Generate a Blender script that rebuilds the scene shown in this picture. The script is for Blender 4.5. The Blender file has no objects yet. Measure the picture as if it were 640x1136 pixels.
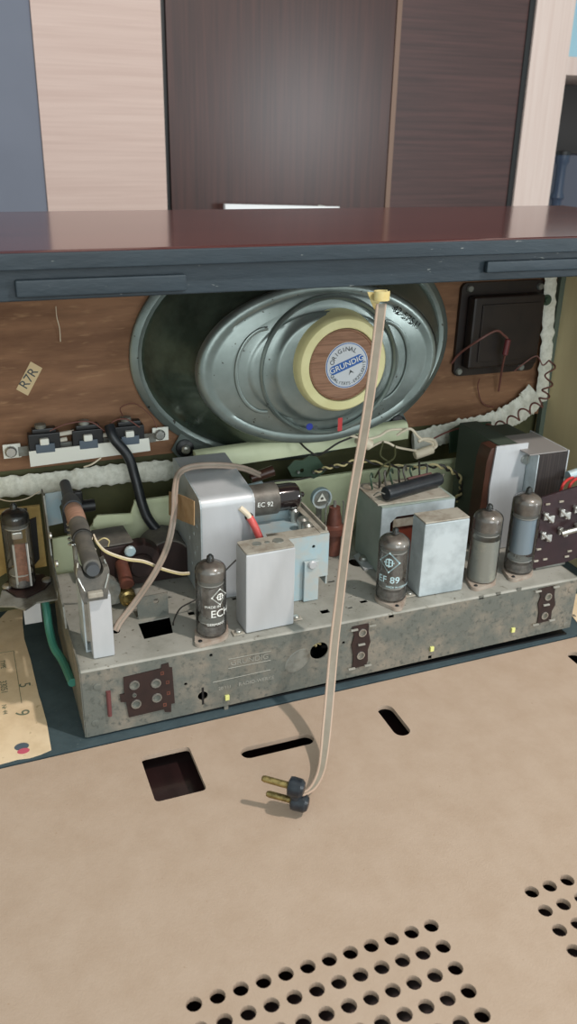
import bpy, bmesh, math, random
from mathutils import Vector, Matrix, noise
from mathutils.geometry import tessellate_polygon
random.seed(7)
S = bpy.context.scene
COL = S.collection
PI = math.pi
V = Vector

# ------------------------------------------------------------------ camera
F = 953.8533823
CXP, CYP = 320.0, 568.0
RX = V((0.93319817, -0.12904436, 0.3353934))      # rows: world axes in camera (x right, y down, z forward)
RY = V((-0.35877432, -0.38791846, 0.84899956))
RZ = V((0.02054669, -0.91261538, -0.40830259))
H = 0.4

def U(px, py, X=None, Y=None, Z=None):
    """point of the photograph's line of sight on a real plane of the place"""
    d = V(((px - CXP) / F, (py - CYP) / F, 1.0))
    r = V((RX.dot(d), RY.dot(d), RZ.dot(d)))
    if Z is not None: t = (Z - H) / r.z
    elif Y is not None: t = Y / r.y
    else: t = X / r.x
    return V((0, 0, H)) + r * t

cam_d = bpy.data.cameras.new('camera')
cam = bpy.data.objects.new('camera', cam_d); COL.objects.link(cam)
m = Matrix(((RX[0], -RX[1], -RX[2]), (RY[0], -RY[1], -RY[2]), (RZ[0], -RZ[1], -RZ[2])))
cam.matrix_world = Matrix.Translation((0, 0, H)) @ m.to_4x4()
cam_d.sensor_fit = 'HORIZONTAL'; cam_d.sensor_width = 36.0
cam_d.lens = 36.0 * F / 640.0
cam_d.clip_start = 0.01; cam_d.clip_end = 50
cam_d.dof.use_dof = True; cam_d.dof.focus_distance = 0.66; cam_d.dof.aperture_fstop = 26
S.camera = cam

# ------------------------------------------------------------------ materials
def lin(c):
    return tuple((x / 12.92 if x <= 0.04045 else ((x + 0.055) / 1.055) ** 2.4) for x in [v / 255.0 for v in c])

def mat(name, rgb, rough=0.5, metal=0.0, rgb2=None, scale=60, cut=(0.4, 0.65), rgb3=None, scale3=400, cut3=(0.62, 0.7),
        bump=0.0, bscale=300, stretch=(1, 1, 1), coat=0.0, spec=0.5, detail=4):
    m = bpy.data.materials.new(name); m.use_nodes = True
    n = m.node_tree.nodes; l = m.node_tree.links
    b = n['Principled BSDF']
    b.inputs['Roughness'].default_value = rough; b.inputs['Metallic'].default_value = metal
    b.inputs['Coat Weight'].default_value = coat; b.inputs['Coat Roughness'].default_value = 0.06
    b.inputs['Specular IOR Level'].default_value = spec
    c1 = (*lin(rgb), 1); b.inputs['Base Color'].default_value = c1
    tc = n.new('ShaderNodeTexCoord'); mp = n.new('ShaderNodeMapping'); mp.inputs['Scale'].default_value = stretch
    l.new(tc.outputs['Object'], mp.inputs['Vector'])
    def nz(sc, det):
        t = n.new('ShaderNodeTexNoise'); t.inputs['Scale'].default_value = sc; t.inputs['Detail'].default_value = det
        t.inputs['Roughness'].default_value = 0.65
        l.new(mp.outputs['Vector'], t.inputs['Vector']); return t
    src = None
    def layer(src, rgbx, sc, cut, det):
        t = nz(sc, det); r = n.new('ShaderNodeMapRange')
        r.inputs['From Min'].default_value = cut[0]; r.inputs['From Max'].default_value = cut[1]
        l.new(t.outputs['Fac'], r.inputs['Value'])
        x = n.new('ShaderNodeMix'); x.data_type = 'RGBA'
        l.new(r.outputs['Result'], x.inputs['Factor'])
        if src is None: x.inputs['A'].default_value = c1
        else: l.new(src, x.inputs['A'])
        x.inputs['B'].default_value = (*lin(rgbx), 1)
        return x.outputs['Result']
    if rgb2: src = layer(src, rgb2, scale, cut, detail)
    if rgb3: src = layer(src, rgb3, scale3, cut3, 2)
    if src is not None: l.new(src, b.inputs['Base Color'])
    if bump:
        t = nz(bscale, 3); bp = n.new('ShaderNodeBump'); bp.inputs['Strength'].default_value = bump
        bp.inputs['Distance'].default_value = 0.001
        l.new(t.outputs['Fac'], bp.inputs['Height']); l.new(bp.outputs['Normal'], b.inputs['Normal'])
    return m

def glass(name, tint=(240, 241, 240), refl=0.05):
    m = bpy.data.materials.new(name); m.use_nodes = True
    n = m.node_tree.nodes; l = m.node_tree.links
    n.remove(n['Principled BSDF'])
    t = n.new('ShaderNodeBsdfTransparent'); t.inputs['Color'].default_value = (*lin(tint), 1)
    g = n.new('ShaderNodeBsdfGlossy'); g.inputs['Roughness'].default_value = 0.12
    g.inputs['Color'].default_value = (0.9, 0.9, 0.9, 1)
    d = n.new('ShaderNodeBsdfDiffuse'); d.inputs['Color'].default_value = (0.35, 0.32, 0.29, 1)
    f = n.new('ShaderNodeFresnel'); f.inputs['IOR'].default_value = 1.4
    a = n.new('ShaderNodeMath'); a.operation = 'MULTIPLY_ADD'; a.inputs[1].default_value = 1.0; a.inputs[2].default_value = 0.03
    l.new(f.outputs[0], a.inputs[0])
    x = n.new('ShaderNodeMixShader'); x2 = n.new('ShaderNodeMixShader'); x2.inputs[0].default_value = refl
    l.new(t.outputs[0], x2.inputs[1]); l.new(d.outputs[0], x2.inputs[2])
    l.new(a.outputs[0], x.inputs[0]); l.new(x2.outputs[0], x.inputs[1]); l.new(g.outputs[0], x.inputs[2])
    l.new(x.outputs[0], n['Material Output'].inputs[0])
    return m

M = {}
M['card'] = mat('hardboard', (180, 159, 141), 0.85, rgb2=(173, 151, 132), scale=45, cut=(0.35, 0.7), rgb3=(164, 138, 116), scale3=300, cut3=(0.72, 0.78), bump=0.25, bscale=900, spec=0.25)
M['blue'] = mat('blue_grey_paint', (68, 84, 90), 0.6, rgb2=(59, 74, 80), scale=60, rgb3=(120, 128, 130), scale3=500, cut3=(0.72, 0.76), bump=0.15)
M['navy'] = mat('dark_blue_edge_paint', (38, 51, 60), 0.5, rgb2=(30, 42, 50), scale=40, stretch=(0.3, 1, 1), rgb3=(118, 122, 120), scale3=420, cut3=(0.71, 0.75), bump=0.3, bscale=200)
M['lacquer'] = mat('red_brown_lacquer', (86, 46, 44), 0.12, rgb2=(74, 38, 37), scale=30, stretch=(0.15, 1.5, 1), rgb3=(40, 18, 18), scale3=330, cut3=(0.745, 0.75), spec=0.42)
M['ply'] = mat('brown_plywood', (140, 102, 74), 0.75, rgb2=(112, 78, 54), scale=22, stretch=(0.5, 1, 3), rgb3=(156, 120, 88), scale3=90, cut3=(0.6, 0.8), bump=0.1)
M['olive'] = mat('dark_olive', (84, 84, 52), 0.7, rgb2=(66, 68, 42), scale=20)
M['cream'] = mat('pale_green_paint', (216, 222, 186), 0.45, rgb2=(206, 213, 176), scale=25)
M['felt'] = mat('white_felt', (238, 238, 226), 0.95, rgb2=(210, 210, 196), scale=160, bump=0.5, bscale=500)
M['zincF'] = mat('corroded_zinc', (104, 107, 101), 0.62, 0.15, rgb2=(142, 133, 120), scale=34, cut=(0.44, 0.68), rgb3=(86, 89, 84), scale3=260, cut3=(0.54, 0.74), bump=0.3, bscale=250, detail=7)
M['zincT'] = mat('dusty_zinc', (160, 158, 150), 0.7, 0.1, rgb2=(138, 137, 128), scale=30, cut=(0.42, 0.66), rgb3=(96, 88, 76), scale3=240, cut3=(0.66, 0.74), bump=0.15)
M['alu'] = mat('aluminium', (198, 200, 203), 0.45, 0.25, rgb2=(186, 189, 192), scale=25, stretch=(1, 1, 0.3))
M['alud'] = mat('dusty_aluminium', (170, 164, 152), 0.7, 0.15, rgb2=(130, 118, 104), scale=70, cut=(0.45, 0.7))
M['aluB'] = mat('satin_aluminium', (196, 206, 210), 0.5, 0.25, rgb2=(160, 170, 174), scale=30)
M['paleblue'] = mat('pale_blue_cadmium', (168, 192, 200), 0.5, 0.2, rgb2=(184, 186, 182), scale=40, cut=(0.4, 0.65))
M['steel'] = mat('bright_steel', (196, 196, 190), 0.3, 0.85)
M['steeld'] = mat('dull_steel', (140, 142, 136), 0.5, 0.35, rgb2=(104, 100, 90), scale=60)
M['speaker'] = mat('zinc_speaker_basket', (138, 148, 144), 0.32, 0.6, rgb2=(108, 118, 114), scale=18, cut=(0.35, 0.7), rgb3=(60, 58, 52), scale3=160, cut3=(0.70, 0.73), bump=0.08, bscale=60)
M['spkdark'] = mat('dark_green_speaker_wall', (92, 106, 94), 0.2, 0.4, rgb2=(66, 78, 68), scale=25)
M['capcream'] = mat('cream_plastic_cap', (222, 216, 164), 0.5, rgb2=(212, 204, 150), scale=30)
M['capbrown'] = mat('ribbed_brown_disc', (150, 112, 88), 0.7, rgb2=(120, 86, 64), scale=200, stretch=(0.2, 1, 3))
M['labelw'] = mat('label_silver', (196, 200, 204), 0.5)
M['labelb'] = mat('label_blue', (40, 90, 160), 0.5)
M['ink'] = mat('grey_ink', (70, 76, 78), 0.7)
M['marker'] = mat('black_marker', (10, 10, 12), 0.95, spec=0.0)
M['black'] = mat('black_plastic', (22, 23, 25), 0.45)
M['blackrub'] = mat('black_rubber', (26, 29, 34), 0.4, rgb2=(38, 42, 46), scale=90)
M['darkbox'] = mat('dark_brown_bakelite', (40, 30, 26), 0.45, rgb2=(30, 22, 20), scale=50)
M['bake'] = mat('brown_bakelite', (48, 31, 28), 0.55, rgb2=(38, 25, 23), scale=80)
M['rust'] = mat('red_brown_coil', (106, 62, 50), 0.5, rgb2=(84, 48, 38), scale=90)
M['coil'] = mat('brown_varnished_paper', (74, 46, 35), 0.35, rgb2=(58, 36, 28), scale=50)
M['core'] = mat('laminated_core', (38, 32, 32), 0.6, rgb2=(58, 50, 48), scale=260, stretch=(3, 1, 0.05), cut=(0.45, 0.6))
M['grey'] = mat('grey_ferrite', (86, 84, 80), 0.65, rgb2=(108, 104, 96), scale=70)
M['greyd'] = mat('dark_ferrite', (72, 76, 80), 0.55)
M['copper'] = mat('pinkish_copper_winding', (178, 140, 120), 0.5, rgb2=(150, 114, 96), scale=150, stretch=(1, 6, 1))
M['cord'] = mat('pinkish_wire_sleeve', (180, 156, 138), 0.45, coat=0.2)
M['cordweb'] = mat('grey_clear_web', (134, 126, 112), 0.4, rgb2=(122, 114, 100), scale=40)
M['cable'] = mat('pinkish_grey_cable', (162, 144, 130), 0.45, rgb2=(144, 128, 115), scale=40)
M['wirey'] = mat('yellow_wire', (206, 190, 140), 0.5)
M['wirew'] = mat('off_white_wire', (222, 208, 184), 0.5)
M['wirer'] = mat('red_sleeve', (206, 88, 84), 0.4)
M['wired'] = mat('dark_wire', (48, 44, 40), 0.5)
M['wirem'] = mat('maroon_wire', (112, 70, 62), 0.5)
M['teal'] = mat('teal_cable', (60, 128, 112), 0.4)
M['tape'] = mat('brown_masking_tape', (182, 150, 112), 0.6, rgb2=(160, 124, 84), scale=80)
M['tapey'] = mat('yellow_tape', (218, 202, 146), 0.5, rgb2=(206, 184, 120), scale=80)
M['paper'] = mat('cream_paper', (228, 206, 174), 0.8, rgb2=(214, 190, 156), scale=40, rgb3=(176, 150, 110), scale3=120, cut3=(0.66, 0.76))
M['tag'] = mat('tan_paper_tag', (208, 186, 146), 0.8)
M['brass'] = mat('dull_brass', (168, 148, 96), 0.35, 0.8, rgb2=(96, 82, 50), scale=200)
M['plug'] = mat('blue_black_plug', (26, 31, 38), 0.35, rgb2=(42, 48, 55), scale=200)
M['flange'] = mat('pinkish_paxolin', (166, 154, 142), 0.6, rgb2=(146, 126, 112), scale=90)
M['getter'] = mat('dusty_getter_dome', (152, 145, 138), 0.4, 0.3, rgb2=(122, 110, 102), scale=60)
M['getterd'] = mat('dark_getter_dome', (52, 56, 56), 0.3, 0.5, rgb2=(40, 42, 42), scale=60)
M['anode'] = mat('grey_anode', (150, 145, 140), 0.5, 0.2, rgb2=(82, 78, 76), scale=80)
M['anodeb'] = mat('blue_grey_anode', (160, 178, 192), 0.5, 0.1)
M['mesh'] = mat('silver_shield', (186, 186, 178), 0.5, 0.3, rgb2=(216, 212, 196), scale=60, cut=(0.5, 0.7))
M['mica'] = mat('white_mica', (206, 206, 200), 0.5)
M['print'] = mat('white_print', (238, 240, 234), 0.6)
M['printb'] = mat('pale_blue_print', (196, 226, 232), 0.6)
M['glass'] = glass('valve_glass')
M['yellow'] = mat('yellow_green_tab', (222, 222, 140), 0.5)
M['red'] = mat('red_paint', (190, 60, 60), 0.5)
M['bluep'] = mat('blue_paint_mark', (30, 50, 150), 0.5)
M['pink'] = mat('pink_stamp', (196, 90, 110), 0.7)
M['dkgreen'] = mat('dark_green_varnish', (58, 78, 62), 0.4)
M['white'] = mat('white_plastic', (226, 226, 216), 0.5)
M['whitebar'] = mat('white_lacquered_bar', (250, 250, 252), 0.3)
M['bluegrey'] = mat('blue_grey_plastic', (84, 96, 108), 0.5)
M['inner'] = mat('pale_wood', (226, 210, 168), 0.7, rgb2=(212, 194, 150), scale=12, stretch=(1, 1, 0.2))
M['bulb'] = mat('cement_resistor', (196, 190, 176), 0.7)

def wood(name, a, b, along='Z', scale=1.0, rough=0.4, coat=0.0):
    st = {'Z': (60, 60, 1.6), 'X': (1.6, 60, 60)}[along]
    return mat(name, a, rough, rgb2=b, scale=2.2 * scale, stretch=st, cut=(0.35, 0.65), coat=coat, detail=6)
M['dkv'] = wood('dark_wenge_vertical', (76, 45, 40), (56, 33, 30), 'Z', rough=0.3)
M['dkh'] = wood('dark_wenge_horizontal', (84, 56, 54), (62, 42, 41), 'X', rough=0.42)
M['lth'] = wood('pale_oak_horizontal', (214, 188, 178), (203, 175, 165), 'X', rough=0.55)
M['ltv'] = wood('pale_oak_vertical', (226, 206, 198), (217, 194, 185), 'Z', rough=0.55)
M['gold'] = mat('bronze_edge', (124, 98, 84), 0.4, 0.3)
M['wall'] = mat('blue_grey_wall', (122, 126, 140), 0.85, rgb2=(116, 120, 134), scale=3)
M['shelfdk'] = mat('dark_shelf_back', (76, 72, 72), 0.5)
M['tabletop'] = mat('dark_red_table', (52, 34, 34), 0.3, rgb2=(40, 27, 27), scale=8, stretch=(6, 0.6, 1), coat=0.3)
M['floor'] = mat('grey_floor', (120, 112, 104), 0.6, rgb2=(104, 98, 92), scale=4)
M['bluelite'] = mat('light_blue_card', (160, 200, 216), 0.6)
M['jar'] = mat('dark_blue_jar', (52, 66, 88), 0.4)
M['bookgrey'] = mat('grey_box_card', (84, 88, 102), 0.6)

# ------------------------------------------------------------------ mesh builder
def frame(d, side=None):
    d = d.normalized()
    s = side if side is not None else (V((0, 0, 1)) if abs(d.z) < 0.9 else V((1, 0, 0)))
    x = s - d * s.dot(d)
    if x.length < 1e-6: x = V((1, 0, 0)) - d * d.x
    x.normalize(); return x, d.cross(x)

def cat(pts, k=8):
    pts = [V(p) for p in pts]
    if len(pts) < 3: return pts
    P = [pts[0] * 2 - pts[1]] + pts + [pts[-1] * 2 - pts[-2]]
    out = []
    for i in range(1, len(P) - 2):
        a, b, c, d = P[i - 1], P[i], P[i + 1], P[i + 2]
        for j in range(k):
            t = j / k
            out.append(0.5 * ((2 * b) + (c - a) * t + (2 * a - 5 * b + 4 * c - d) * t * t + (3 * b - a - 3 * c + d) * t ** 3))
    out.append(pts[-1]); return out

class MB:
    def __init__(s): s.bm = bmesh.new()
    def box(s, a, b, rz=0.0, bev=0.0):
        a, b = V(a), V(b)
        a, b = V(map(min, a, b)), V(map(max, a, b))
        c = (a + b) / 2; d = (b - a)
        t = bmesh.new(); bmesh.ops.create_cube(t, size=1)
        bmesh.ops.scale(t, vec=d, verts=t.verts)
        if bev: bmesh.ops.bevel(t, geom=t.edges[:], offset=min(bev, min(d) * 0.45), segments=2, affect='EDGES', profile=0.5)
        if rz: bmesh.ops.rotate(t, cent=(0, 0, 0), matrix=Matrix.Rotation(rz, 3, 'Z'), verts=t.verts)
        bmesh.ops.translate(t, vec=c, verts=t.verts)
        s.merge(t); return s
    def merge(s, t, M4=None):
        me = bpy.data.meshes.new('t'); t.to_mesh(me); t.free()
        if M4 is not None: me.transform(M4)
        s.bm.from_mesh(me); bpy.data.meshes.remove(me)
    def rings(s, rings, cap0=True, cap1=True, closed=False):
        vs = [[s.bm.verts.new(p) for p in r] for r in rings]
        n = len(vs[0])
        pr = list(zip(vs, vs[1:])) + ([(vs[-1], vs[0])] if closed else [])
        for a, b in pr:
            for i in range(n):
                j = (i + 1) % n
                try: s.bm.faces.new((a[i], a[j], b[j], b[i]))
                except ValueError: pass
        if cap0 and not closed: s.bm.faces.new(vs[0][::-1])
        if cap1 and not closed: s.bm.faces.new(vs[-1])
        return s
    def tube(s, pts, r, seg=8, side=None, flat=1.0):
        pts = [V(p) for p in pts]; n = len(pts); rr = r if hasattr(r, '__len__') else [r] * n
        out = []; last = side
        for i, p in enumerate(pts):
            d = pts[min(i + 1, n - 1)] - pts[max(i - 1, 0)]
            if d.length < 1e-9: d = V((0, 0, 1))
            x, y = frame(d, last)
            if side is None: last = x
            out.append([p + x * math.cos(2 * PI * k / seg) * rr[i] + y * math.sin(2 * PI * k / seg) * rr[i] * flat for k in range(seg)])
        s.rings(out); return s
    def cyl(s, a, b, r, r2=None, seg=20):
        a, b = V(a), V(b); s.tube([a, b], [r, r if r2 is None else r2], seg); return s
    def lathe(s, o, axis, prof, seg=28, cap0=True, cap1=True, ex=1.0, ez=1.0, up=None):
        """prof: (radius, height along axis)"""
        o = V(o); a = V(axis).normalized(); x, y = frame(a, up)
        s.rings([[o + a * h + (x * math.cos(2 * PI * k / seg) * ex + y * math.sin(2 * PI * k / seg) * ez) * max(r, 1e-5) for k in range(seg)] for r, h in prof], cap0, cap1)
        return s
    def sph(s, c, r, seg=12, sc=(1, 1, 1)):
        t = bmesh.new(); bmesh.ops.create_uvsphere(t, u_segments=seg, v_segments=max(6, seg // 2), radius=r)
        s.merge(t, Matrix.Translation(c) @ Matrix.Diagonal((*sc, 1))); return s
    def plate(s, outer, holes, th, fn):
        """fn(u,v,w) -> world; extruded from w=0 to w=th"""
        loops = [list(outer)] + [list(h) for h in holes]
        tris = tessellate_polygon([[V((u, v, 0)) for u, v in lp] for lp in loops])
        flat = [p for lp in loops for p in lp]
        A = [s.bm.verts.new(fn(u, v, 0)) for u, v in flat]; B = [s.bm.verts.new(fn(u, v, th)) for u, v in flat]
        for t in tris:
            try:
                s.bm.faces.new([A[i] for i in t]); s.bm.faces.new([B[i] for i in reversed(t)])
            except ValueError: pass
        k = 0
        for lp in loops:
            n = len(lp)
            for i in range(n):
                j = (i + 1) % n
                try: s.bm.faces.new((A[k + i], A[k + j], B[k + j], B[k + i]))
                except ValueError: pass
            k += n
        return s
    def build(s, name, m, parent=None, smooth=True, angle=35):
        bmesh.ops.recalc_face_normals(s.bm, faces=s.bm.faces)
        me = bpy.data.meshes.new(name); s.bm.to_mesh(me); s.bm.free()
        me.materials.append(M[m] if isinstance(m, str) else m)
        o = bpy.data.objects.new(name, me); COL.objects.link(o)
        if parent is not None:
            off = wloc(parent); me.transform(Matrix.Translation(-off)); o.parent = parent
        else:
            cs = [v.co for v in me.vertices]
            c = V(((min(q.x for q in cs) + max(q.x for q in cs)) / 2, (min(q.y for q in cs) + max(q.y for q in cs)) / 2, min(q.z for q in cs)))
            me.transform(Matrix.Translation(-c)); o.location = c
        if smooth:
            for p in me.polygons: p.use_smooth = True
            me.set_sharp_from_angle(angle=math.radians(angle))
            wn = o.modifiers.new('weighted', 'WEIGHTED_NORMAL'); wn.keep_sharp = True
        return o

def wloc(o):
    v = V((0, 0, 0))
    while o is not None:
        v = v + V(o.location); o = o.parent
    return v

def thing(name, label, cat_, loc, group=None):
    o = bpy.data.objects.new(name, None); COL.objects.link(o); o.location = loc; o.empty_display_size = 0.01
    o['label'] = label; o['category'] = cat_
    if group: o['group'] = group
    return o
def tag(o, label, cat_, group=None):
    o['label'] = label; o['category'] = cat_
    if group: o['group'] = group
    return o
def struct(o): o['kind'] = 'structure'; return o

def circ(x, y, r, n=16, ry=None): return [(x + r * math.cos(2 * PI * k / n), y + (ry or r) * math.sin(2 * PI * k / n)) for k in range(n)]
def rect(x0, y0, x1, y1, r=0.0, n=4):
    if not r: return [(x0, y0), (x1, y0), (x1, y1), (x0, y1)]
    o = []
    for cx, cy, a in ((x1 - r, y0 + r, -PI / 2), (x1 - r, y1 - r, 0), (x0 + r, y1 - r, PI / 2), (x0 + r, y0 + r, PI)):
        for k in range(n + 1): t = a + PI / 2 * k / n; o.append((cx + r * math.cos(t), cy + r * math.sin(t)))
    return o
def front(Y): return lambda u, v, w: V((u, Y + w, v))       # u=X, v=Z, thickness away from the viewer
def flatz(Z): return lambda u, v, w: V((u, v, Z + w))
def uxz(pts, Y): return [(lambda p: (p.x, p.z))(U(a, b, Y=Y)) for a, b in pts]
def uxy(pts, Z): return [(lambda p: (p.x, p.y))(U(a, b, Z=Z)) for a, b in pts]

def text_bm(body, size, align='CENTER', ext=0.00005):
    c = bpy.data.curves.new('txt', 'FONT'); c.body = body; c.size = size; c.align_x = align; c.align_y = 'CENTER'; c.extrude = ext
    o = bpy.data.objects.new('txt', c); COL.objects.link(o)
    me = bpy.data.meshes.new_from_object(o); bpy.data.objects.remove(o); bpy.data.curves.remove(c)
    t = bmesh.new(); t.from_mesh(me); bpy.data.meshes.remove(me); return t
def text(mb, body, size, M4, align='CENTER', bold=0):
    t = text_bm(body, size, align); mb.merge(t, M4); return mb
def face_m(loc, rot=0.0):      # text on an X-Z plane read from the front
    return Matrix.Translation(loc) @ Matrix.Rotation(PI / 2, 4, 'X') @ Matrix.Rotation(rot, 4, 'Z')

def screw(mb, c, axis, r=0.0025, h=0.0015):
    a = V(axis).normalized()
    mb.lathe(c, a, [(r, 0), (r, h * 0.6), (r * 0.75, h), (0, h)], 12)
    return mb

# ================================================================== ROOM
table_z = -0.018
FLZ = -0.77
struct(MB().box((-2.5, -2.5, FLZ - 0.05), (4, 2.3, FLZ)).build('floor', 'floor'))
struct(MB().box((-2.5, 1.704, FLZ), (0.1872, 1.92, 2.2)).build('wall_back', 'wall'))

t = thing('table', 'dark red polished table under the radio, seen through the holes in the hardboard', 'table', (0.3, 0.4, FLZ))
MB().box((-0.35, -0.02, table_z - 0.03), (0.95, 0.85, table_z), bev=0.003).build('tabletop', 'tabletop', t)
for x in (-0.3, 0.9):
    for y in (0.04, 0.79):
        MB().box((x - 0.025, y - 0.025, FLZ), (x + 0.025, y + 0.025, table_z - 0.0301)).build('leg', 'tabletop', t)

# wardrobe behind
YW = 1.7
w = thing('wardrobe', 'tall wardrobe with pale and dark wood doors behind the radio', 'wardrobe', (0.7, 1.75, FLZ))
MB().box((0.188, YW, FLZ), (0.4095, YW + 0.02, 1.75)).build('door', 'lth', w)['label'] = 'pale door with horizontal grain'
MB().box((0.4195, YW + 0.004, FLZ), (0.873, YW + 0.022, 1.75)).build('door', 'dkv', w)['label'] = 'dark brown door with vertical grain'
MB().box((0.8735, YW + 0.001, FLZ), (0.884, YW + 0.022, 1.75)).build('edge_strip', 'gold', w)['label'] = 'thin bronze strip'
MB().box((0.8845, YW + 0.004, FLZ), (1.173, YW + 0.022, 1.75)).build('door', 'dkh', w)['label'] = 'dark brown door with horizontal grain'
MB().box((1.173, YW + 0.001, FLZ), (1.186, YW + 0.022, 1.75)).build('edge_strip', 'black', w)
MB().box((0.41, YW + 0.012, FLZ), (0.419, YW + 0.022, 1.75)).build('edge_strip', 'black', w)
MB().box((1.1865, YW - 0.004, FLZ), (1.280, YW + 0.1, 1.75)).build('side_post', 'ltv', w)['label'] = 'pale vertical post at the right end'
MB().box((0.19, YW + 0.023, FLZ), (1.186, YW + 0.13, 1.75)).build('body', 'shelfdk', w)
hb = MB(); a = U(249, 231, Y=YW - 0.028); b = U(376, 231, Y=YW - 0.028)
hb.rings([[V((a.x, YW - 0.034, a.z - .006)), V((a.x, YW - 0.022, a.z - .006)), V((a.x, YW - 0.022, a.z + .0080)), V((a.x, YW - 0.034, a.z + .0080))],
          [V((b.x, YW - 0.030, b.z - .005)), V((b.x, YW - 0.022, b.z - .005)), V((b.x, YW - 0.022, b.z + .0030)), V((b.x, YW - 0.030, b.z + .0030))]])
h = hb.build('white_bar', 'whitebar', w); h['label'] = 'slim white tapered bar'  # slim tapered white bar in front of the dark door
for x in (a.x + 0.03, b.x - 0.03): MB().cyl((x, YW - 0.0221, a.z - 0.001), (x, YW + 0.004, a.z - 0.001), 0.003).build('mount', 'white', h)

# open shelf at far right
YB = 1.84
bk = thing('bookcase', 'pale open shelving with a dark back to the right of the wardrobe', 'shelf', (1.6, 1.95, FLZ))
MB().box((1.281, 2.18, FLZ), (2.1, 2.2, 1.75)).build('back_panel', 'shelfdk', bk)
s1 = U(640, 63, Y=YB).z; s2 = U(640, 84, Y=YB).z
MB().box((1.281, YB, s2), (2.1, 2.1799, s1), bev=0.002).build('shelf', 'ltv', bk)
MB().box((1.281, YB, FLZ), (2.1, 2.1799, FLZ + 0.05)).build('shelf', 'ltv', bk)
lo = U(620, 229, Y=YB + .02).z - .05
MB().box((1.281, YB, lo - 0.02), (2.1, 2.1799, lo), bev=0.002).build('shelf', 'ltv', bk)
MB().box((2.101, YB, FLZ), (2.12, 2.2, 1.75)).build('side_panel', 'ltv', bk)
tag(MB().box((1.29, YB + 0.06, s1 + .0005), (1.75, YB + 0.2, s1 + 0.3), bev=0.004).build('storage_box', 'bluelite'), 'light blue box on the upper shelf at the far right', 'box')
tag(MB().box((1.38, YB + 0.13, lo + .0005), (1.8, YB + 0.3, U(634, 172, Y=YB + .13).z), bev=0.004).build('storage_box', 'bookgrey'), 'grey box on the lower shelf behind the blue jar', 'box')
JX = U(622, 190, Y=YB + .07).x; JH = U(622, 172, Y=YB + .07).z - lo
j = thing('jar', 'dark blue jar on the lower shelf beside the pale post', 'jar', (JX, YB + 0.07, lo))
MB().lathe((JX, YB + 0.07, lo + .0005), (0, 0, 1), [(0.017, 0), (0.018, 0.01), (0.012, 0.03), (0.012, JH * .35), (.017, JH * .4), (.012, JH * .5), (0.012, JH * .85), (0.017, JH * .9), (0.017, JH), (0, JH)], 20).build('body', 'jar', j)
MB().lathe((JX, YB + 0.07, lo + .001 + JH), (0, 0, 1), [(0.019, 0), (0.019, 0.008), (0, 0.010)], 20).build('lid', 'black', j)

# ================================================================== CABINET
XL, XR = -0.06, 0.5685
YR = 0.5           # rear edge of the cabinet
YFc = 0.735        # far (front) side of the cabinet
TOP = 0.336
cb = thing('radio_cabinet', 'wooden radio cabinet with glossy red brown top, seen open from the back', 'radio cabinet', (0.26, 0.62, -0.01))
tp = MB(); tp.box((XL - .004, YR, 0.3264), (XR + .004, YFc, TOP), bev=0.003); top_o = tp.build('top_panel', 'lacquer', cb)
top_o['label'] = 'glossy red brown top panel'
# painted rear edge of the top
eb = MB(); eb.box((XL - .004, YR - 0.0025, 0.3262), (XR + .004, YR - 0.0001, 0.3352), bev=0.0008); e_ = eb.build('top_edge', 'navy', cb); e_['label'] = 'dark blue painted rear edge of the top'
rb_ = MB(); rb_.box((XL + .0125, YR + 0.004, 0.3085), (XR - .0125, YR + 0.022, 0.3262), bev=0.001); rr = rb_.build('rear_rail', 'navy', cb)
rr['label'] = 'dark blue rail under the top'
for (x0, y0, x1, y1) in ((16, 311, 207, 331), (540, 290, 700, 303)):
    p0 = U(x0, y0, Y=YR + .001); p1 = U(x1, y1, Y=YR + .001); p2 = U(x0, y1, Y=YR + .001); 
    zc = (p0.z + p2.z) / 2; hh = (p0.z - p2.z) / 2
    MB().box((p0.x, YR - 0.0005, zc - hh), (p1.x, YR + 0.0039, zc + hh), bev=0.0012).build('wood_block', 'navy', rr)['label'] = 'flat raised strip on the rail'
MB().plate([(XL, .4985), (XR, .5085), (XR, YFc), (XL, YFc)], [], .0096, flatz(-.0100)).build('bottom_panel', 'blue', cb)['label'] = 'blue grey painted cabinet floor'
for x, nm in ((XL, 'left'), (XR - 0.0125, 'right')):
    MB().box((x, YR, 0.0), (x + 0.0125, YFc, 0.326)).build('side_panel', 'inner', cb)['label'] = 'pale bare wood side'
YBf = 0.70
MB().box((XL + .0126, YBf, 0.136), (XR - .0126, YBf + 0.008, 0.326)).build('baffle_board', 'ply', cb)['label'] = 'brown plywood speaker board'
MB().box((XL + .0126, YBf + 0.009, 0.0), (XR - .0126, YFc - .002, 0.326)).build('front_panel', 'olive', cb)['label'] = 'dark olive inside of the front, shading in its colour'  # dark olive colour holds the shading of the recess behind the dial
MB().box((XL + .0126, YBf + .001, 0.115), (0.53, YBf + 0.0085, 0.1355)).build('ledge', 'olive', cb)
# grey-green post in the right corner
q0 = U(622, 330, Y=.69)
MB().box((0.5505, 0.694, 0.0), (XR - .0126, YBf - .0001, 0.326)).build('corner_post', mat('grey_green_post', (92, 104, 92), 0.7), cb)
for x in (XL + .05, XR - .05):
    for y in (0.53, 0.7): MB().cyl((x, y, table_z), (x, y, -0.0101), 0.012, seg=20).build('foot', 'black', cb)
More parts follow.
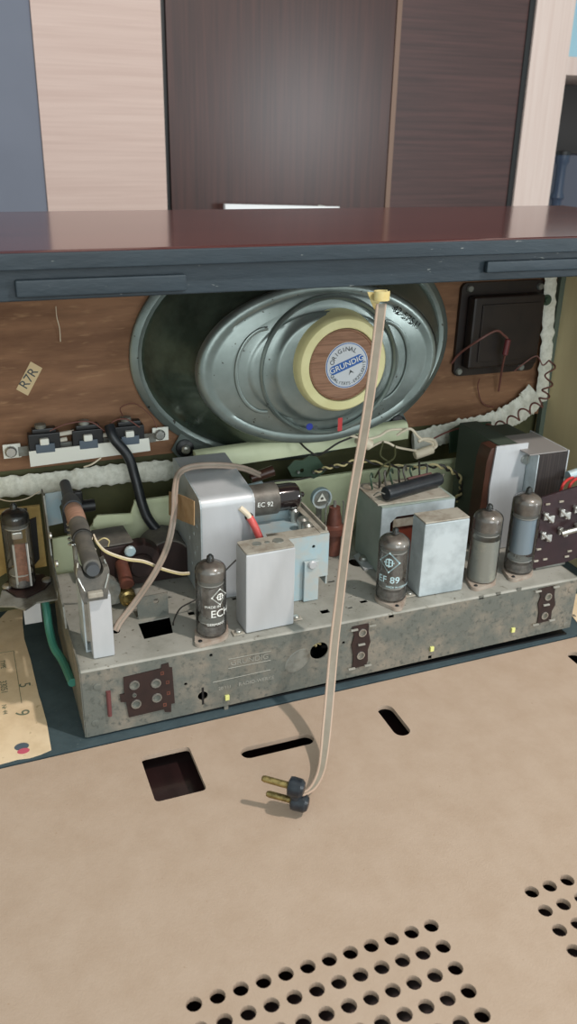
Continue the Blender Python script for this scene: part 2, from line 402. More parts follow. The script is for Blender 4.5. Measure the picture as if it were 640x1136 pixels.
# open slit of old glue drips
def felt(name, pts, r, flat, lab, grow=0.0, seed=0):
    P_ = cat(pts, 26); rr_ = [r * (1 + grow * i / len(P_)) * (0.9 + 0.25 * noise.noise(V((i * 0.31, seed, 0))) + 0.08 * random.random()) for i in range(len(P_))]
    mb = MB(); mb.tube(P_, rr_, 12, side=V((0, 0, 1)) if abs((P_[-1] - P_[0]).z) < .1 else V((1, 0, 0)), flat=flat)
    return tag(mb.build(name, 'felt', None, True, 60), lab, 'sealing strip', 'sealing strips round the speaker board')
felt('felt_strip', [U(-25, 543, Y=.6935), U(60, 535, Y=.6935), U(120, 527, Y=.6935), U(198, 521, Y=.6935)], 0.0098, 0.42, 'white ribbed felt strip under the speaker board at the left, below the tone switches')
felt('felt_strip', [U(458, 490, Y=.692), U(500, 480, Y=.692), U(545, 470, Y=.692), U(576, 455, Y=.692), U(594, 438, Y=.692)], 0.0105, 0.3, 'ragged white felt strip under the speaker board at the right', .55, seed=5)
felt('felt_strip', [U(600, 445, Y=.693), U(606, 390, Y=.693), U(610, 325, Y=.693), U(613, 285, Y=.693)], 0.0075, 0.35, 'upright white felt strip between the dark box and the pale side wall', seed=9)
sc = MB(); c = U(607, 333, Y=.6895); screw(sc, c, (0, -1, 0), 0.0032, .002); sc.lathe(c + V((0, .0012, 0)), (0, -1, 0), [(0.0052, 0), (0.0052, 0.001), (0, .001)], 16)
tag(sc.build('screw', 'dkgreen'), 'round green screw in the upright white felt strip', 'screw')

# paper tag on the board
tg = thing('paper_tag', 'small tan paper tag stamped R7R, stuck aslant on the brown board', 'label', U(32, 420, Y=YBf - .0003))
MB().plate(uxz([(34, 401), (47, 408.5), (31, 439), (18, 432)], YBf - .0005), [], 0.0004, front(YBf - .0005)).build('paper', 'tag', tg)
a0 = U(26, 428, Y=.699); a1 = U(38, 410, Y=.699); ang = math.atan2(a1.z - a0.z, a1.x - a0.x)
text(MB(), 'R7R', 0.0105, face_m(U(32, 420, Y=YBf - .0007), ang)).build('stamp', 'ink', tg)
# loose thread
tag(MB().tube(cat([U(62, 340, Y=.699), U(63, 352, Y=.695), U(66, 364, Y=.697), U(67, 379, Y=.6985)]), 0.0004, 5).build('thread', 'wirew'), 'pale loose thread hanging down in front of the brown board', 'thread')

# ================================================================== LOUDSPEAKER
XS, ZS = 0.2815, 0.2225
sp = thing('loudspeaker', 'oval loudspeaker with a shiny zinc basket and cream magnet cap', 'loudspeaker', (XS, .66, ZS))
def oval(mb, prof, cx=XS, cz=ZS, seg=72, cap0=False, cap1=False):
    """prof: (a, b, Y)"""
    mb.rings([[V((cx + a * math.cos(2 * PI * k / seg), y, cz + b * math.sin(2 * PI * k / seg))) for k in range(seg)] for a, b, y in prof], cap0, cap1); return mb
fl = MB(); oval(fl, [(.128, .082, .6995), (.150, .104, .6995), (.150, .104, .6962), (.1485, .1025, .695), (.1440, .098, .6935), (.1405, .0945, .6948), (.128, .082, .6955)], cap0=False)
fo = fl.build('flange', 'speaker', sp)
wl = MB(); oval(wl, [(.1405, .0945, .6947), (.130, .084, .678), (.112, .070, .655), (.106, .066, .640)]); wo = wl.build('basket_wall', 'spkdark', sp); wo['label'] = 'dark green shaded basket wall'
XS2 = 0.2765
bs = MB(); 
oval(bs, [(.107, .0665, .641), (.1065, .0670, .6365), (.1045, .0655, .634), (.100, .0615, .633), (.0965, .0585, .6345), (.094, .0565, .6335), (.080, .050, .6320)], cx=XS2 + .002)
oval(bs, [(.080, .050, .6320), (.068, .046, .6315), (.066, .0445, .630), (.062, .0455, .6290), (.056, .0455, .6285), (.048, .0445, .627), (.046, .0435, .624), (.043, .041, .6225), (.030, .030, .6215)], cx=XS2 + .002)
bo = bs.build('basket_back', 'speaker', sp, True, 50)
# raised ribs to left and right
for s_ in (-1, 1):
    rb = MB(); pts = []
    for k in range(15):
        t = PI * 0.5 + PI * k / 14
        pts.append(V((XS2 + .002 - s_ * (-.050 + .026 * math.cos(t)) * 1.0, .6312, ZS + .034 * math.sin(t))))
    rb.tube(cat(pts, 4), 0.0016, 8, flat=.7); rb.build('pressed_rib', 'speaker', sp)
# ring bead of the magnet pot
rb = MB(); oval(rb, [(.0610, .0580, .6315), (.0605, .0575, .6275), (.0590, .0560, .6262), (.0575, .0545, .6275), (.0570, .0540, .6305)], cap0=False); rb.build('pressed_rib', 'speaker', sp)
# cooling slots of the dark wall: long pressed grooves
# cap
q_ = U(381.5, 405.5, Y=.6120); XC, ZC = q_.x, q_.z
cp = MB(); cp.lathe((XC, .6325, ZC), (0, -1, 0), [(.0425, -.001), (.0410, .004), (.0392, .015), (.0380, .0185), (.0366, .0200), (.0306, .0205), (.0298, .0200), (.0293, .0150), (0, .015)], 56)
co = cp.build('magnet_cap', 'capcream', sp)
cp = MB(); cp.lathe((XC, .617, ZC), (0, -1, 0), [(.0291, 0), (.0291, .0038), (.0280, .0044), (.0274, .0036), (0, .0036)], 48); cd = cp.build('disc', 'capbrown', co)
YL = .6134
MB().lathe((XC + .0032, YL, ZC - .0004), (0, -1, 0), [(.0187, 0), (.0187, .0003), (0, .0003)], 48).build('label', 'labelw', cd)
tilt = math.radians(20)
lc = V((XC + .0032, YL - .0004, ZC - .0004))
rg = MB(); 
rg.rings([[lc + V((r * math.cos(2 * PI * k / 48), y, r * math.sin(2 * PI * k / 48))) for k in range(48)] for r, y in ((.0181, 0), (.0181, -.0001), (.0175, -.0001), (.0175, 0))], False, False)
bnd = []
def rot2(u, v, t=tilt): return (u * math.cos(t) - v * math.sin(t), u * math.sin(t) + v * math.cos(t))
rg.plate([rot2(u, v + .0008) for u, v in rect(-.0155, -.0036, .0155, .0036, .0034)], [], 0.0001, lambda u, v, w: lc + V((u, -w, v)))
rg.build('label_band', 'labelb', cd)
gt = MB(); text(gt, 'GRUNDIG', 0.0062, Matrix.Translation(lc + V((-.0003, -.0003, .0008))) @ Matrix.Rotation(PI / 2, 4, 'X') @ Matrix.Rotation(tilt, 4, 'Z') @ Matrix.Diagonal((1.1, 1, 1, 1)))
gt.build('lettering', 'white', cd)
at = MB()
def arc(mb, s, r, a0, da, size, inward=False):
    for i, ch in enumerate(s):
        a = a0 + da * i
        p = lc + V((r * math.cos(a), -.0002, r * math.sin(a)))
        text(mb, ch, size, Matrix.Translation(p) @ Matrix.Rotation(PI / 2, 4, 'X') @ Matrix.Rotation(a + (PI / 2 if inward else -PI / 2), 4, 'Z'))
arc(at, 'ORIGINAL', .0132, math.radians(166), -math.radians(15.0), .0052)
arc(at, 'QUALITÄTS-ERZEUGNIS', .0150, math.radians(212), math.radians(8.6), .0036, True)
at.plate([(lambda q: rot2(*q))(q) for q in ((-.001, -.0085), (.0015, -.0045), (.004, -.0085), (.0015, -.0068))], [], 0.0001, lambda u, v, w: lc + V((u, -w, v)))
at.build('lettering', 'ink', cd)
# marks and hand lettering on the basket
MB().plate(rect(XS2 + .0115, ZS - .0535, XS2 + .0155, ZS - .042, .0005), [], .0002, front(.6216)).build('paint_mark', 'red', sp)
MB().plate(circ(XS2 - .014, ZS - .047, .003, 12), [], .0002, front(.6216)).build('paint_mark', 'bluep', sp)
MB().plate(circ(XS2 - .0085, ZS - .0485, .0022, 12), [], .0002, front(.6216)).build('paint_mark', 'ink', sp)
ht = MB(); text(ht, '42-5751!', 0.0085, face_m(U(451, 352, Y=.6322), -0.60) @ Matrix.Diagonal((1.0, 1, 1, 1)) @ Matrix.Shear('XY', 4, (0.2, 0))); ht.build('hand_lettering', 'marker', sp, False)
# mounting lugs
for i, (px_, py_) in enumerate(((205, 497), (441, 469))):
    c = U(px_, py_, Y=.693)
    lg = MB(); d = V((XS - c.x, 0, ZS - c.z)).normalized()
    n_ = V((-d.z, 0, d.x))
    q = [c - d * .010 + n_ * .006, c - d * .010 - n_ * .006, c + d * .03 - n_ * .022, c + d * .03 + n_ * .022]
    lg.plate([(v.x, v.z) for v in q], [], .0015, front(.6945)); lo_ = lg.build('mounting_lug', 'speaker', sp)
    MB().lathe((c.x, .6944, c.z), (0, -1, 0), [(.0078, 0), (.0078, .003), (.005, .0045), (0, .0045)], 20).build('rubber_washer', 'black', lo_)
    b_ = MB(); screw(b_, (c.x, .6899, c.z), (0, -1, 0), .0042, .003); b_.cyl((c.x, .687, c.z), (c.x, .684, c.z), .002); b_.build('screw', 'steel', lo_)

# ================================================================== TWEETER BOX
def bx_px(mb, x0, y0, x1, y1, Y, dep, bev=.0005):
    xm, ym = (x0 + x1) / 2, (y0 + y1) / 2
    a = U(x0, ym, Y=Y).x; b = U(x1, ym, Y=Y).x; z1 = U(xm, y0, Y=Y).z; z0 = U(xm, y1, Y=Y).z
    mb.box((a, Y, z0), (b, Y + dep, z1), bev=bev); return (a, b, z0, z1)
tw = thing('tweeter_box', 'square dark brown box screwed to the right of the speaker board', 'tweeter', U(552, 370, Y=.69))
a = U(503, 418, Y=.695); b = U(597, 372, Y=.695); zt = U(545, 313, Y=.695).z
m_ = MB(); m_.plate(rect(a.x, a.z, b.x, zt, .006), [], .004, front(.6955)); m_.build('flange', 'darkbox', tw)
m_ = MB(); m_.box((a.x + .007, .683, a.z + .009), (b.x - .006, .6954, zt - .011), bev=.003); m_.build('cover', 'darkbox', tw)
m_ = MB(); m_.box((a.x + .016, .6815, a.z + .016), (b.x - .012, .6829, zt - .018), bev=.001); m_.build('raised_panel', 'darkbox', tw)
for x, z in ((a.x + .005, a.z + .005), (b.x - .016, a.z + .004), (a.x + .008, zt - .005), (b.x - .006, zt - .006)):
    m_ = MB(); screw(m_, (x, .6954, z), (0, -1, 0), .0034, .003); m_.build('screw', 'steeld', tw)
cap = thing('capacitor', 'small red brown capacitor hanging on its wires in front of the dark box', 'capacitor', U(562, 385, Y=.672))
c = U(562, 385, Y=.672)
MB().lathe(c - V((.001, 0, .008)), (.1, 0, 1), [(.0015, 0), (.0027, .001), (.0027, .015), (.0012, .016)], 14).build('body', mat('maroon_body', (104, 44, 46), .5), cap)
MB().tube(cat([c + V((0, 0, .008)), U(559, 372, Y=.672), U(550, 367, Y=.672), U(530, 378, Y=.675), U(510, 392, Y=.69), U(501, 403, Y=.697)]), .0011, 7).build('wire', 'wirem', cap)
MB().tube(cat([c - V((.001, 0, .008)), U(557, 408, Y=.68), U(555, 421, Y=.69), U(553, 434, Y=.694)]), .0010, 7).build('wire', 'wirem', cap)
MB().tube(cat([U(532, 420, Y=.69), U(530, 430, Y=.694), U(535, 447, Y=.697), U(548, 452, Y=.698)]), .0006, 6).build('wire', 'wirem', cap)
# coiled wire
pts = cat([U(612, 400, Y=.675), U(607, 430, Y=.67), U(600, 447, Y=.67), U(580, 458, Y=.67), U(560, 470, Y=.67), U(538, 476, Y=.67)], 24)
P2 = []
for i, p in enumerate(pts):
    t = i * 0.42; d = (pts[min(i + 1, len(pts) - 1)] - pts[max(0, i - 1)]).normalized(); x, y = frame(d, V((0, 1, 0)))
    P2.append(p + (x * math.cos(t) + y * math.sin(t)) * .0042)
cw = MB(); cw.tube(cat(P2, 2), .0009, 6)
cw.tube(cat([P2[0], U(602, 405, Y=.672), U(595, 395, Y=.675), U(580, 404, Y=.678), U(570, 412, Y=.682)]), .0007, 6)
cw.tube(cat([P2[-1], U(520, 473, Y=.665), U(497, 479, Y=.66), U(478, 488, Y=.66)]), .0009, 6)
tag(cw.build('coiled_wire', 'wirem'), 'maroon wire wound into a loose coil, hanging in front of the ragged felt', 'wire')

# ================================================================== TONE SWITCH STRIP
ts = thing('tone_switch_strip', 'white metal strip with three black tone switches on the brown board', 'switch strip', U(98, 500, Y=.69))
Yt = .679
m_ = MB(); p = uxz([(32, 501), (165, 486), (167, 500), (34, 518)], Yt); m_.plate(p, [], .001, front(Yt))
p = uxz([(41, 501), (45, 496), (56, 495), (58, 499)], Yt)
for cx_ in (50, 97, 143):
    yy = 499 - (cx_ - 50) * .115
    m_.plate(uxz([(cx_ - 7, yy + 4), (cx_ - 5, yy - 4), (cx_ + 5, yy - 5), (cx_ + 7, yy + 3)], Yt - .0002), [], .0009, front(Yt - .0002))
m_.build('front_rail', 'white', ts)
m_ = MB(); a = U(20, 500, Y=.693); b = U(172, 484, Y=.693)
m_.rings([[V((a.x, y, a.z - .004)), V((a.x, y, a.z + .004)), V((b.x, y, b.z + .004)), V((b.x, y, b.z - .004))] for y in (.692, .690)]); m_.build('back_strip', 'steeld', ts)
for cx_, cy_ in ((12, 501), (177, 482)):
    c = U(cx_, cy_, Y=.69); m_ = MB(); m_.box((c.x - .006, .6905, c.z - .006), (c.x + .008, .692, c.z + .006), bev=.0005); e = m_.build('end_bracket', 'white', ts)
    m_ = MB(); screw(m_, (c.x, .6904, c.z), (0, -1, 0), .0048, .003); m_.build('screw', 'steel', e)
for k, cx_ in enumerate((49, 97, 143)):
    cy_ = 485 - (cx_ - 49) * .09
    c = U(cx_, cy_ + 4, Y=.684); 
    m_ = MB(); m_.box((c.x - .0125, .681, c.z - .011), (c.x + .0125, .6895, c.z + .007), bev=.001); m_.box((c.x - .009, .6815, c.z + .007), (c.x + .010, .689, c.z + .011), bev=.001)
    sw = m_.build('switch_body', 'black', ts)
    m_ = MB(); m_.box((c.x - .0075, .6785, c.z - .0085), (c.x + .0075, .6809, c.z - .001), bev=.0006); m_.build('slider', 'bluegrey', sw)
    m_ = MB(); m_.box((c.x - .0040, .6765, c.z - .0015), (c.x + .0032, .6809, c.z + .0040), bev=.001); m_.build('button', 'white', sw)
    m_ = MB(); m_.lathe((c.x - .002, .685, c.z + .0111), (0, 0, 1), [(.0045, 0), (.0045, .003), (0, .004)], 14); m_.build('contact_cap', 'steeld', sw)
m_ = MB(); m_.tube(cat([U(55, 478, Y=.682), U(75, 470, Y=.68), U(100, 468, Y=.68), U(116, 478, Y=.68)]), .0006, 6)
m_.tube(cat([U(122, 480, Y=.68), U(125, 468, Y=.678), U(140, 465, Y=.679), U(155, 474, Y=.68)]), .0006, 6)
m_.tube(cat([U(136, 462, Y=.68), U(134, 452, Y=.69), U(150, 448, Y=.695), U(168, 462, Y=.69), U(174, 475, Y=.688)]), .0004, 6)
m_.build('wire', 'wirem', ts)
for px_, py_ in ((66, 489), (74, 481), (113, 484)):
    c = U(px_, py_, Y=.684); m_ = MB(); m_.cyl(c + V((-.006, 0, 0)), c + V((.006, 0, .001)), .0018, seg=10); m_.build('resistor', 'bulb', ts)
tag(MB().tube(cat([U(93, 518, Y=.677), U(102, 515, Y=.675), U(112, 508, Y=.677)]), .0007, 6).build('wire_end', 'wirew'), 'short white wire end below the middle tone switch', 'wire')
# black cable from the strip down
tag(MB().tube(cat([U(121, 472, Y=.678), U(126, 486, Y=.672), U(142, 506, Y=.668), U(150, 530, Y=.664), U(158, 560, Y=.655), U(166, 578, Y=.648), U(184, 598, Y=.64), U(192, 603, Y=.65)]), .0042, 12).build('sleeved_cable', 'blackrub'),
    'thick black sleeved cable running down from the tone switches', 'cable')

# ================================================================== DIAL BACKING (pale green)
db = thing('dial_frame', 'pale green painted metal dial frame behind the chassis', 'dial frame', (0.27, .66, .02))
YD = .662
out = [(58, 598), (96, 591), (106, 577), (144, 573), (149, 557), (205, 549), (330, 533), (440, 520), (492, 512), (513, 509), (514, 522), (531, 521), (508, 556), (508, 590), (440, 640), (200, 668), (64, 672)]
m_ = MB(); m_.plate(uxz(out, YD), [], .002, front(YD)); m_.build('back_plate', 'cream', db, False)
m_ = MB(); m_.plate(uxz([(149, 556), (513, 508), (514, 512), (150, 561)], YD - .003), [], .003, front(YD - .003)); m_.build('folded_edge', 'cream', db, False)
m_ = MB(); m_.plate(uxz([(104, 577), (108, 572), (146, 570), (149, 576), (146, 581), (108, 588), (103, 584)], YD - .006), [], .002, front(YD - .006)); m_.build('rounded_tongue', 'cream', db)
# upper rail
a = U(222, 507, Y=.668); b = U(446, 478, Y=.668)
m_ = MB(); sec = [(.6645, -.011), (.6645, -.004), (.667, .002), (.670, .004), (.676, .004), (.676, .0), (.672, -.002), (.672, -.011)]
m_.rings([[V((x, y, z0 + dz)) for y, dz in sec] for x, z0 in ((a.x - .004, a.z), (b.x + .005, b.z + .004))]); m_.build('upper_rail', 'cream', db)
MB().box((.12, .6625, .020), (.45, .6835, .0202)).build('base_flange', 'cream', db)
# right green step
m_ = MB(); m_.plate(uxz([(499, 478), (513, 470), (545, 468), (545, 500), (514, 505), (513, 500), (499, 503)], .672), [], .002, front(.672)); m_.build('end_plate', 'dkgreen', db)

# green tag board on rail
gb = MB(); gb.plate(uxz([(319, 519), (327, 511), (336, 511), (343, 506), (352, 507), (357, 514), (364, 520), (356, 527), (348, 531), (341, 529), (324, 529)], .657), [circ(*[(lambda p: (p.x, p.z))(U(335, 522, Y=.657))][0], .002, 10)], .0015, front(.657))
g_ = tag(gb.build('tag_board', 'dkgreen'), 'dark green lacquered tag board below the loudspeaker', 'tag board')
m_ = MB(); 
for px_ in (330, 347, 351): c = U(px_, 523, Y=.6565); m_.cyl(c, c + V((0, -.003, 0)), .0012, seg=8)
m_.build('terminal', 'steeld', g_)

# ================================================================== CHASSIS
ZT = 0.057; YF = .508; YK = .655; X0, X1 = .0505, .4655
ch = thing('radio_chassis', 'long grey zinc radio chassis, corroded and dusty, with embossed lettering', 'chassis', ((X0 + X1) / 2, .58, 0.0008))
def pz(px_, py_): q = U(px_, py_, Y=YF); return (q.x, q.z)
holes = []
def sq(px_, py_, w, h): x, z = pz(px_, py_); holes.append(rect(x - w / 2, z - h / 2, x + w / 2, z + h / 2))
x, z = pz(354, 722); holes.append(circ(x, z, .0075, 20)); bigh = (x, z)
x, z = pz(225, 772); holes.append(circ(x, z, .0038, 14)); kh = (x, z)
for a in ((234, 727), (206, 759), (371, 744), (431, 685), (381, 713)):
    x, z = pz(*a); holes.append(circ(x, z, .0013, 8))
for a in ((434, 684), (534, 663), (553, 659), (576, 654)): 
    x, z = pz(*a); holes.append(rect(x - .0022, z - .0013, x + .0022, z + .0013))
holes = [h for i, h in enumerate(holes)]
# drop a duplicate hole
holes = [h for i, h in enumerate(holes) if i != 5]
for a in ((251, 783), (477, 727)): 
    x, z = pz(*a); holes.append(rect(x - .0016, z - .0035, x + .0016, z - .0002))
m_ = MB(); m_.plate([(X0, .0012), (X1, .0085), (X1, ZT - .0015), (X0, ZT - .0015)], holes, .001, front(YF))
m_.build('front_panel', 'zincF', ch, False)
hl = []
def tph(px_, py_, w, h): q = U(px_, py_, Z=ZT); hl.append(rect(q.x - w / 2, q.y - h / 2, q.x + w / 2, q.y + h / 2))
hl.append(uxy([(160, 709), (192, 702), (188, 684), (153, 691)], ZT))
for a in ((403, 667, .006, .0045), (388, 674, .004, .0025), (377, 657, .005, .005), (360, 678, .007, .006), (388, 662, .003, .0015), (212, 680, .005, .006), (393, 652, .003, .002), (260, 664, .004, .004), (367, 645, .006, .003)): tph(*a)
q = U(128, 699, Z=ZT); hl.append(circ(q.x, q.y, .0035, 12, .005))
q = U(394, 624, Z=ZT); hl.append(circ(q.x, q.y, .0055, 14, .008))
q = U(585, 637, Z=ZT); hl.append(circ(q.x, q.y, .0012, 8))
m_ = MB(); m_.plate([(X0, YF + .0016), (X1, YF + .0016), (X1, YK), (X0, YK)], hl, -.001, flatz(ZT))
m_.build('top_panel', 'zincT', ch, False)
# rolled front edge
m_ = MB(); m_.rings([[V((x_, YF + .0016 - .0016 * math.sin(t), ZT - .0016 + .0016 * math.cos(t))) for t in [PI / 2 * k / 5 for k in range(6)]] + [V((x_, YF + .001, ZT - .0017)), V((x_, YF + .0017, ZT - .001))] for x_ in (X0, X1)])
m_.build('rolled_edge', 'zincT', ch)
m_ = MB(); m_.box((X0 - .001, YF + .0005, .0012), (X0, YK, ZT)); m_.box((X1, YF + .0005, .0085), (X1 + .001, YK, ZT)); m_.box((X0, YK - .001, .0012), (X1, YK, ZT - .0011))
m_.box((X0 - .0012, YF + .001, ZT), (X0 - .0002, YK, ZT + .004))
m_.build('side_panel', 'zincF', ch)
m_ = MB(); m_.box((X0, YF + .002, .0), (X1, YK, .0012)); m_.build('base_plate', 'black', ch)  # black stands in for the shadow gap under the raised chassis
# bottom mounting flange
# embossed lettering
ec = U(277, 732, Y=YF - .0001); rot = 0.0
m_ = MB(); text(m_, 'GRUNDIG', .0062, face_m(V((ec.x, YF - .0002, ec.z))) @ Matrix.Diagonal((1.05, 1, 1, 1))); 
w2, h2 = .0165, .0040
for a, b in (((-w2, h2), (w2, h2)), ((-w2, -h2), (w2, -h2))): m_.tube([V((ec.x + a[0], YF - .0001, ec.z + a[1])), V((ec.x + b[0], YF - .0001, ec.z + b[1]))], .00035, 6)
p0, p1 = U(236, 757, Y=YF), U(300, 743, Y=YF); m_.tube([V((p0.x, YF - .0001, p0.z)), V((p1.x, YF - .0001, p1.z))], .0003, 6)
c = U(276, 757, Y=YF); text(m_, 'RADIO-WERKE', .0042, face_m(V((c.x + .006, YF - .0002, c.z)))); c = U(248, 763, Y=YF); text(m_, '20 111', .0036, face_m(V((c.x + .001, YF - .0002, c.z))))
m_.build('embossed_lettering', 'zincT', ch)
# bright worn oval
c = U(330, 733, Y=YF); m_ = MB()
m_.rings([[V((c.x + rot2(a * math.cos(t), b * math.sin(t), .75)[0], YF - y, c.z + rot2(a * math.cos(t), b * math.sin(t), .75)[1])) for t in [2 * PI * k / 28 for k in range(28)]] for a, b, y in ((.0115, .0082, 0), (.011, .0078, .0003), (.009, .0062, .0003))], True, True)
m_.build('oval_weld', 'steeld', ch)
# brown plates with sockets in the front
def sockplate(pts, circles, name, extra=None, tilt_=None):
    m_ = MB(); pl = uxz(pts, YF - .0012); hs = []
    for cx_, cy_, r in circles: 
        q = U(cx_, cy_, Y=YF - .0012); hs.append(circ(q.x, q.z, r, 14))
    m_.plate(pl, hs, .0011, front(YF - .0012)); o = m_.build(name, 'bake', ch); o['label'] = 'brown paxolin socket plate'
    for cx_, cy_, r in circles:
        q = U(cx_, cy_, Y=YF - .0012)
        e = MB(); e.rings([[V((q.x + rr_ * math.cos(2 * PI * k / 18), y, q.z + rr_ * math.sin(2 * PI * k / 18))) for k in range(18)] for rr_, y in ((r * 1.25, YF - .0013), (r * 1.2, YF - .0020), (r * .95, YF - .0020), (r * .8, YF + .003))], False, False)
        e.build('eyelet', 'steel', o)
    return o
sp1 = sockplate([(137, 752), (179, 742), (179, 738), (187, 736), (188, 741), (191, 741), (194, 780), (190, 781), (190, 790), (183, 790), (182, 787), (143, 796), (140, 779), (134, 779), (133, 771), (138, 770)],
          [(149, 760, .0030), (173, 758, .0030), (151, 781, .0030), (174, 774, .0030), (149, 771, .0013)], 'socket_plate')
m_ = MB()
for s_, px_, py_ in (('A', 180, 747), ('B', 186, 757), ('C', 187, 769), ('D', 183, 782)):
    q = U(px_, py_, Y=YF - .0014)
    m_.plate(rect(q.x - .0013, q.z - .0015, q.x + .0013, q.z + .0015, .0004), [rect(q.x - .0007, q.z - .0006, q.x + .0005, q.z + .0007)], .0001, front(YF - .00135))
m_.build('stamped_mark', 'rust', sp1)
sockplate([(391, 696), (399, 694), (409, 692), (409, 701), (411, 712), (408, 721), (408, 733), (406, 738), (391, 742), (392, 728), (390, 716), (393, 706)], [(402, 702, .0028), (400, 727, .0028)], 'socket_plate')
sockplate([(598, 654), (606, 652), (616, 650), (615, 660), (616, 671), (612, 678), (611, 688), (596, 692), (598, 680), (597, 670), (600, 662)], [(608, 662, .0028), (604, 683, .0028)], 'socket_plate')
# lanced tabs by the two plates
for px_, py_ in ((393, 699), (413, 694), (401, 715), (390, 742), (408, 738), (597, 656), (617, 651), (606, 671), (594, 693), (612, 688)):
    q = U(px_, py_, Y=YF - .002); MB().box((q.x - .0030, YF - .0030, q.z - .0007), (q.x + .0030, YF - .0013, q.z + .0007), bev=.0003).build('lanced_tab', 'zincT', ch)
m_ = MB(); p = U(120, 767, Y=YF - .001); q = U(122, 794, Y=YF - .001); m_.tube([p, q], [.0017, .0015], 10); m_.build('sealing_wax', mat('dark_red_wax', (104, 58, 58), .6), ch)['label'] = 'dark red strip'
for px_, py_ in ((252, 774), (479, 720), (569, 699)):
    q = U(px_, py_, Y=YF - .001); MB().box((q.x - .0016, YF - .0020, q.z - .0020), (q.x + .0016, YF - .0001, q.z + .0022), bev=.0003).build('dial_tab', 'yellow', ch)['label'] = 'tiny yellow green tab'
for px_, py_ in ((108, 762), (106, 802), (633, 654), (627, 693)):
    q = U(px_, py_, Y=YF); m_ = MB(); screw(m_, (q.x, YF, q.z), (0, -1, 0), .0028, .0006); m_.build('rivet', 'zincF', ch)
m_ = MB(); m_.plate(rect(kh[0] - .0008, kh[1] - .0075, kh[0] + .0008, kh[1] + .0075), [], .0002, front(YF - .0003)); m_.build('keyhole_slot', 'black', ch)
m_ = MB()
for k, (dx, dz) in enumerate(((-.003, -.003), (.001, .001), (.004, -.002))):
    m_.tube(cat([V((bigh[0] + dx, .535, bigh[1] + dz)), V((bigh[0] + dx * .5, .518, bigh[1] - dz)), V((bigh[0] - dx, .512, bigh[1] + .003))]), .0009, 6)
m_.build('inner_wire', 'wirey', ch)
# valve sockets: paxolin rhombic flanges
def flange(c, ang, r=.0125, L=.0195):
    c = V((c[0], c[1])); pts = []
    for s_ in (1, -1):
        for k in range(-3, 4): t = k * .28; pts.append((s_ * (L - .0045 + .0045 * math.cos(t * 1.6)), s_ * .0045 * math.sin(t * 1.6)))
        for k in range(-3, 4): t = PI / 2 + k * .22; pts.append((s_ * r * math.cos(t), s_ * r * math.sin(t)))
    pts = [rot2(u, v, ang) for u, v in pts]
    pts.sort(key=lambda p: math.atan2(p[1], p[0]))
    pts = [(c.x + u, c.y + v) for u, v in pts]
    m_ = MB(); m_.plate(pts, [], .003, flatz(ZT + .0001)); o = m_.build('valve_socket', 'flange', ch); o['label'] = 'pinkish paxolin valve socket'
    for s_ in (1, -1):
        d = rot2(s_ * (L - .004), 0, ang); m_ = MB(); m_.lathe((c.x + d[0], c.y + d[1], ZT + .0032), (0, 0, 1), [(.0017, 0), (.0013, .0006), (0, .0006)], 10); m_.build('rivet', 'black', o)
VC = {'ech': (.1482, .5240), 'ef': (.2975, .5275), 't3': (.3835, .5305), 't4': (.4220, .5335)}
flange(VC['ech'], math.radians(222)); flange(VC['ef'], math.radians(262)); flange(VC['t3'], math.radians(222)); flange(VC['t4'], math.radians(222), .0128)

# ================================================================== VALVES
def wrap(mb, t, c, R, a0, z0):
    """bend flat art (x right, y up) round a vertical cylinder, centred at angle a0"""
    for v in t.verts:
        a = a0 + v.co.x / R; rr_ = R + .00012 + v.co.z
        z = z0 + v.co.y
        v.co = V((c[0] + rr_ * math.cos(a), c[1] + rr_ * math.sin(a), z))
    mb.merge(t)
def lozenge(s):
    t = MB(); o = [(s, 0), (0, s), (-s, 0), (0, -s)]; k = s * .84
    t.plate(o, [[(k, 0), (0, k), (-k, 0), (0, -k)]], .00003, lambda u, v, w: V((u, v, w)))
    for i in (-1, 0, 1):
        t.box((-s * .45 * (1 - .5 * abs(i)), i * s * .3 - s * .06, 0), (s * .45 * (1 - .5 * abs(i)), i * s * .3 + s * .06, .00003))
    for i in (-1, 0, 1): t.box((i * s * .28 - s * .05, -s * .42 + abs(i) * s * .15, 0), (i * s * .28 + s * .05, s * .42 - abs(i) * s * .15, .00004))
    return t.bm
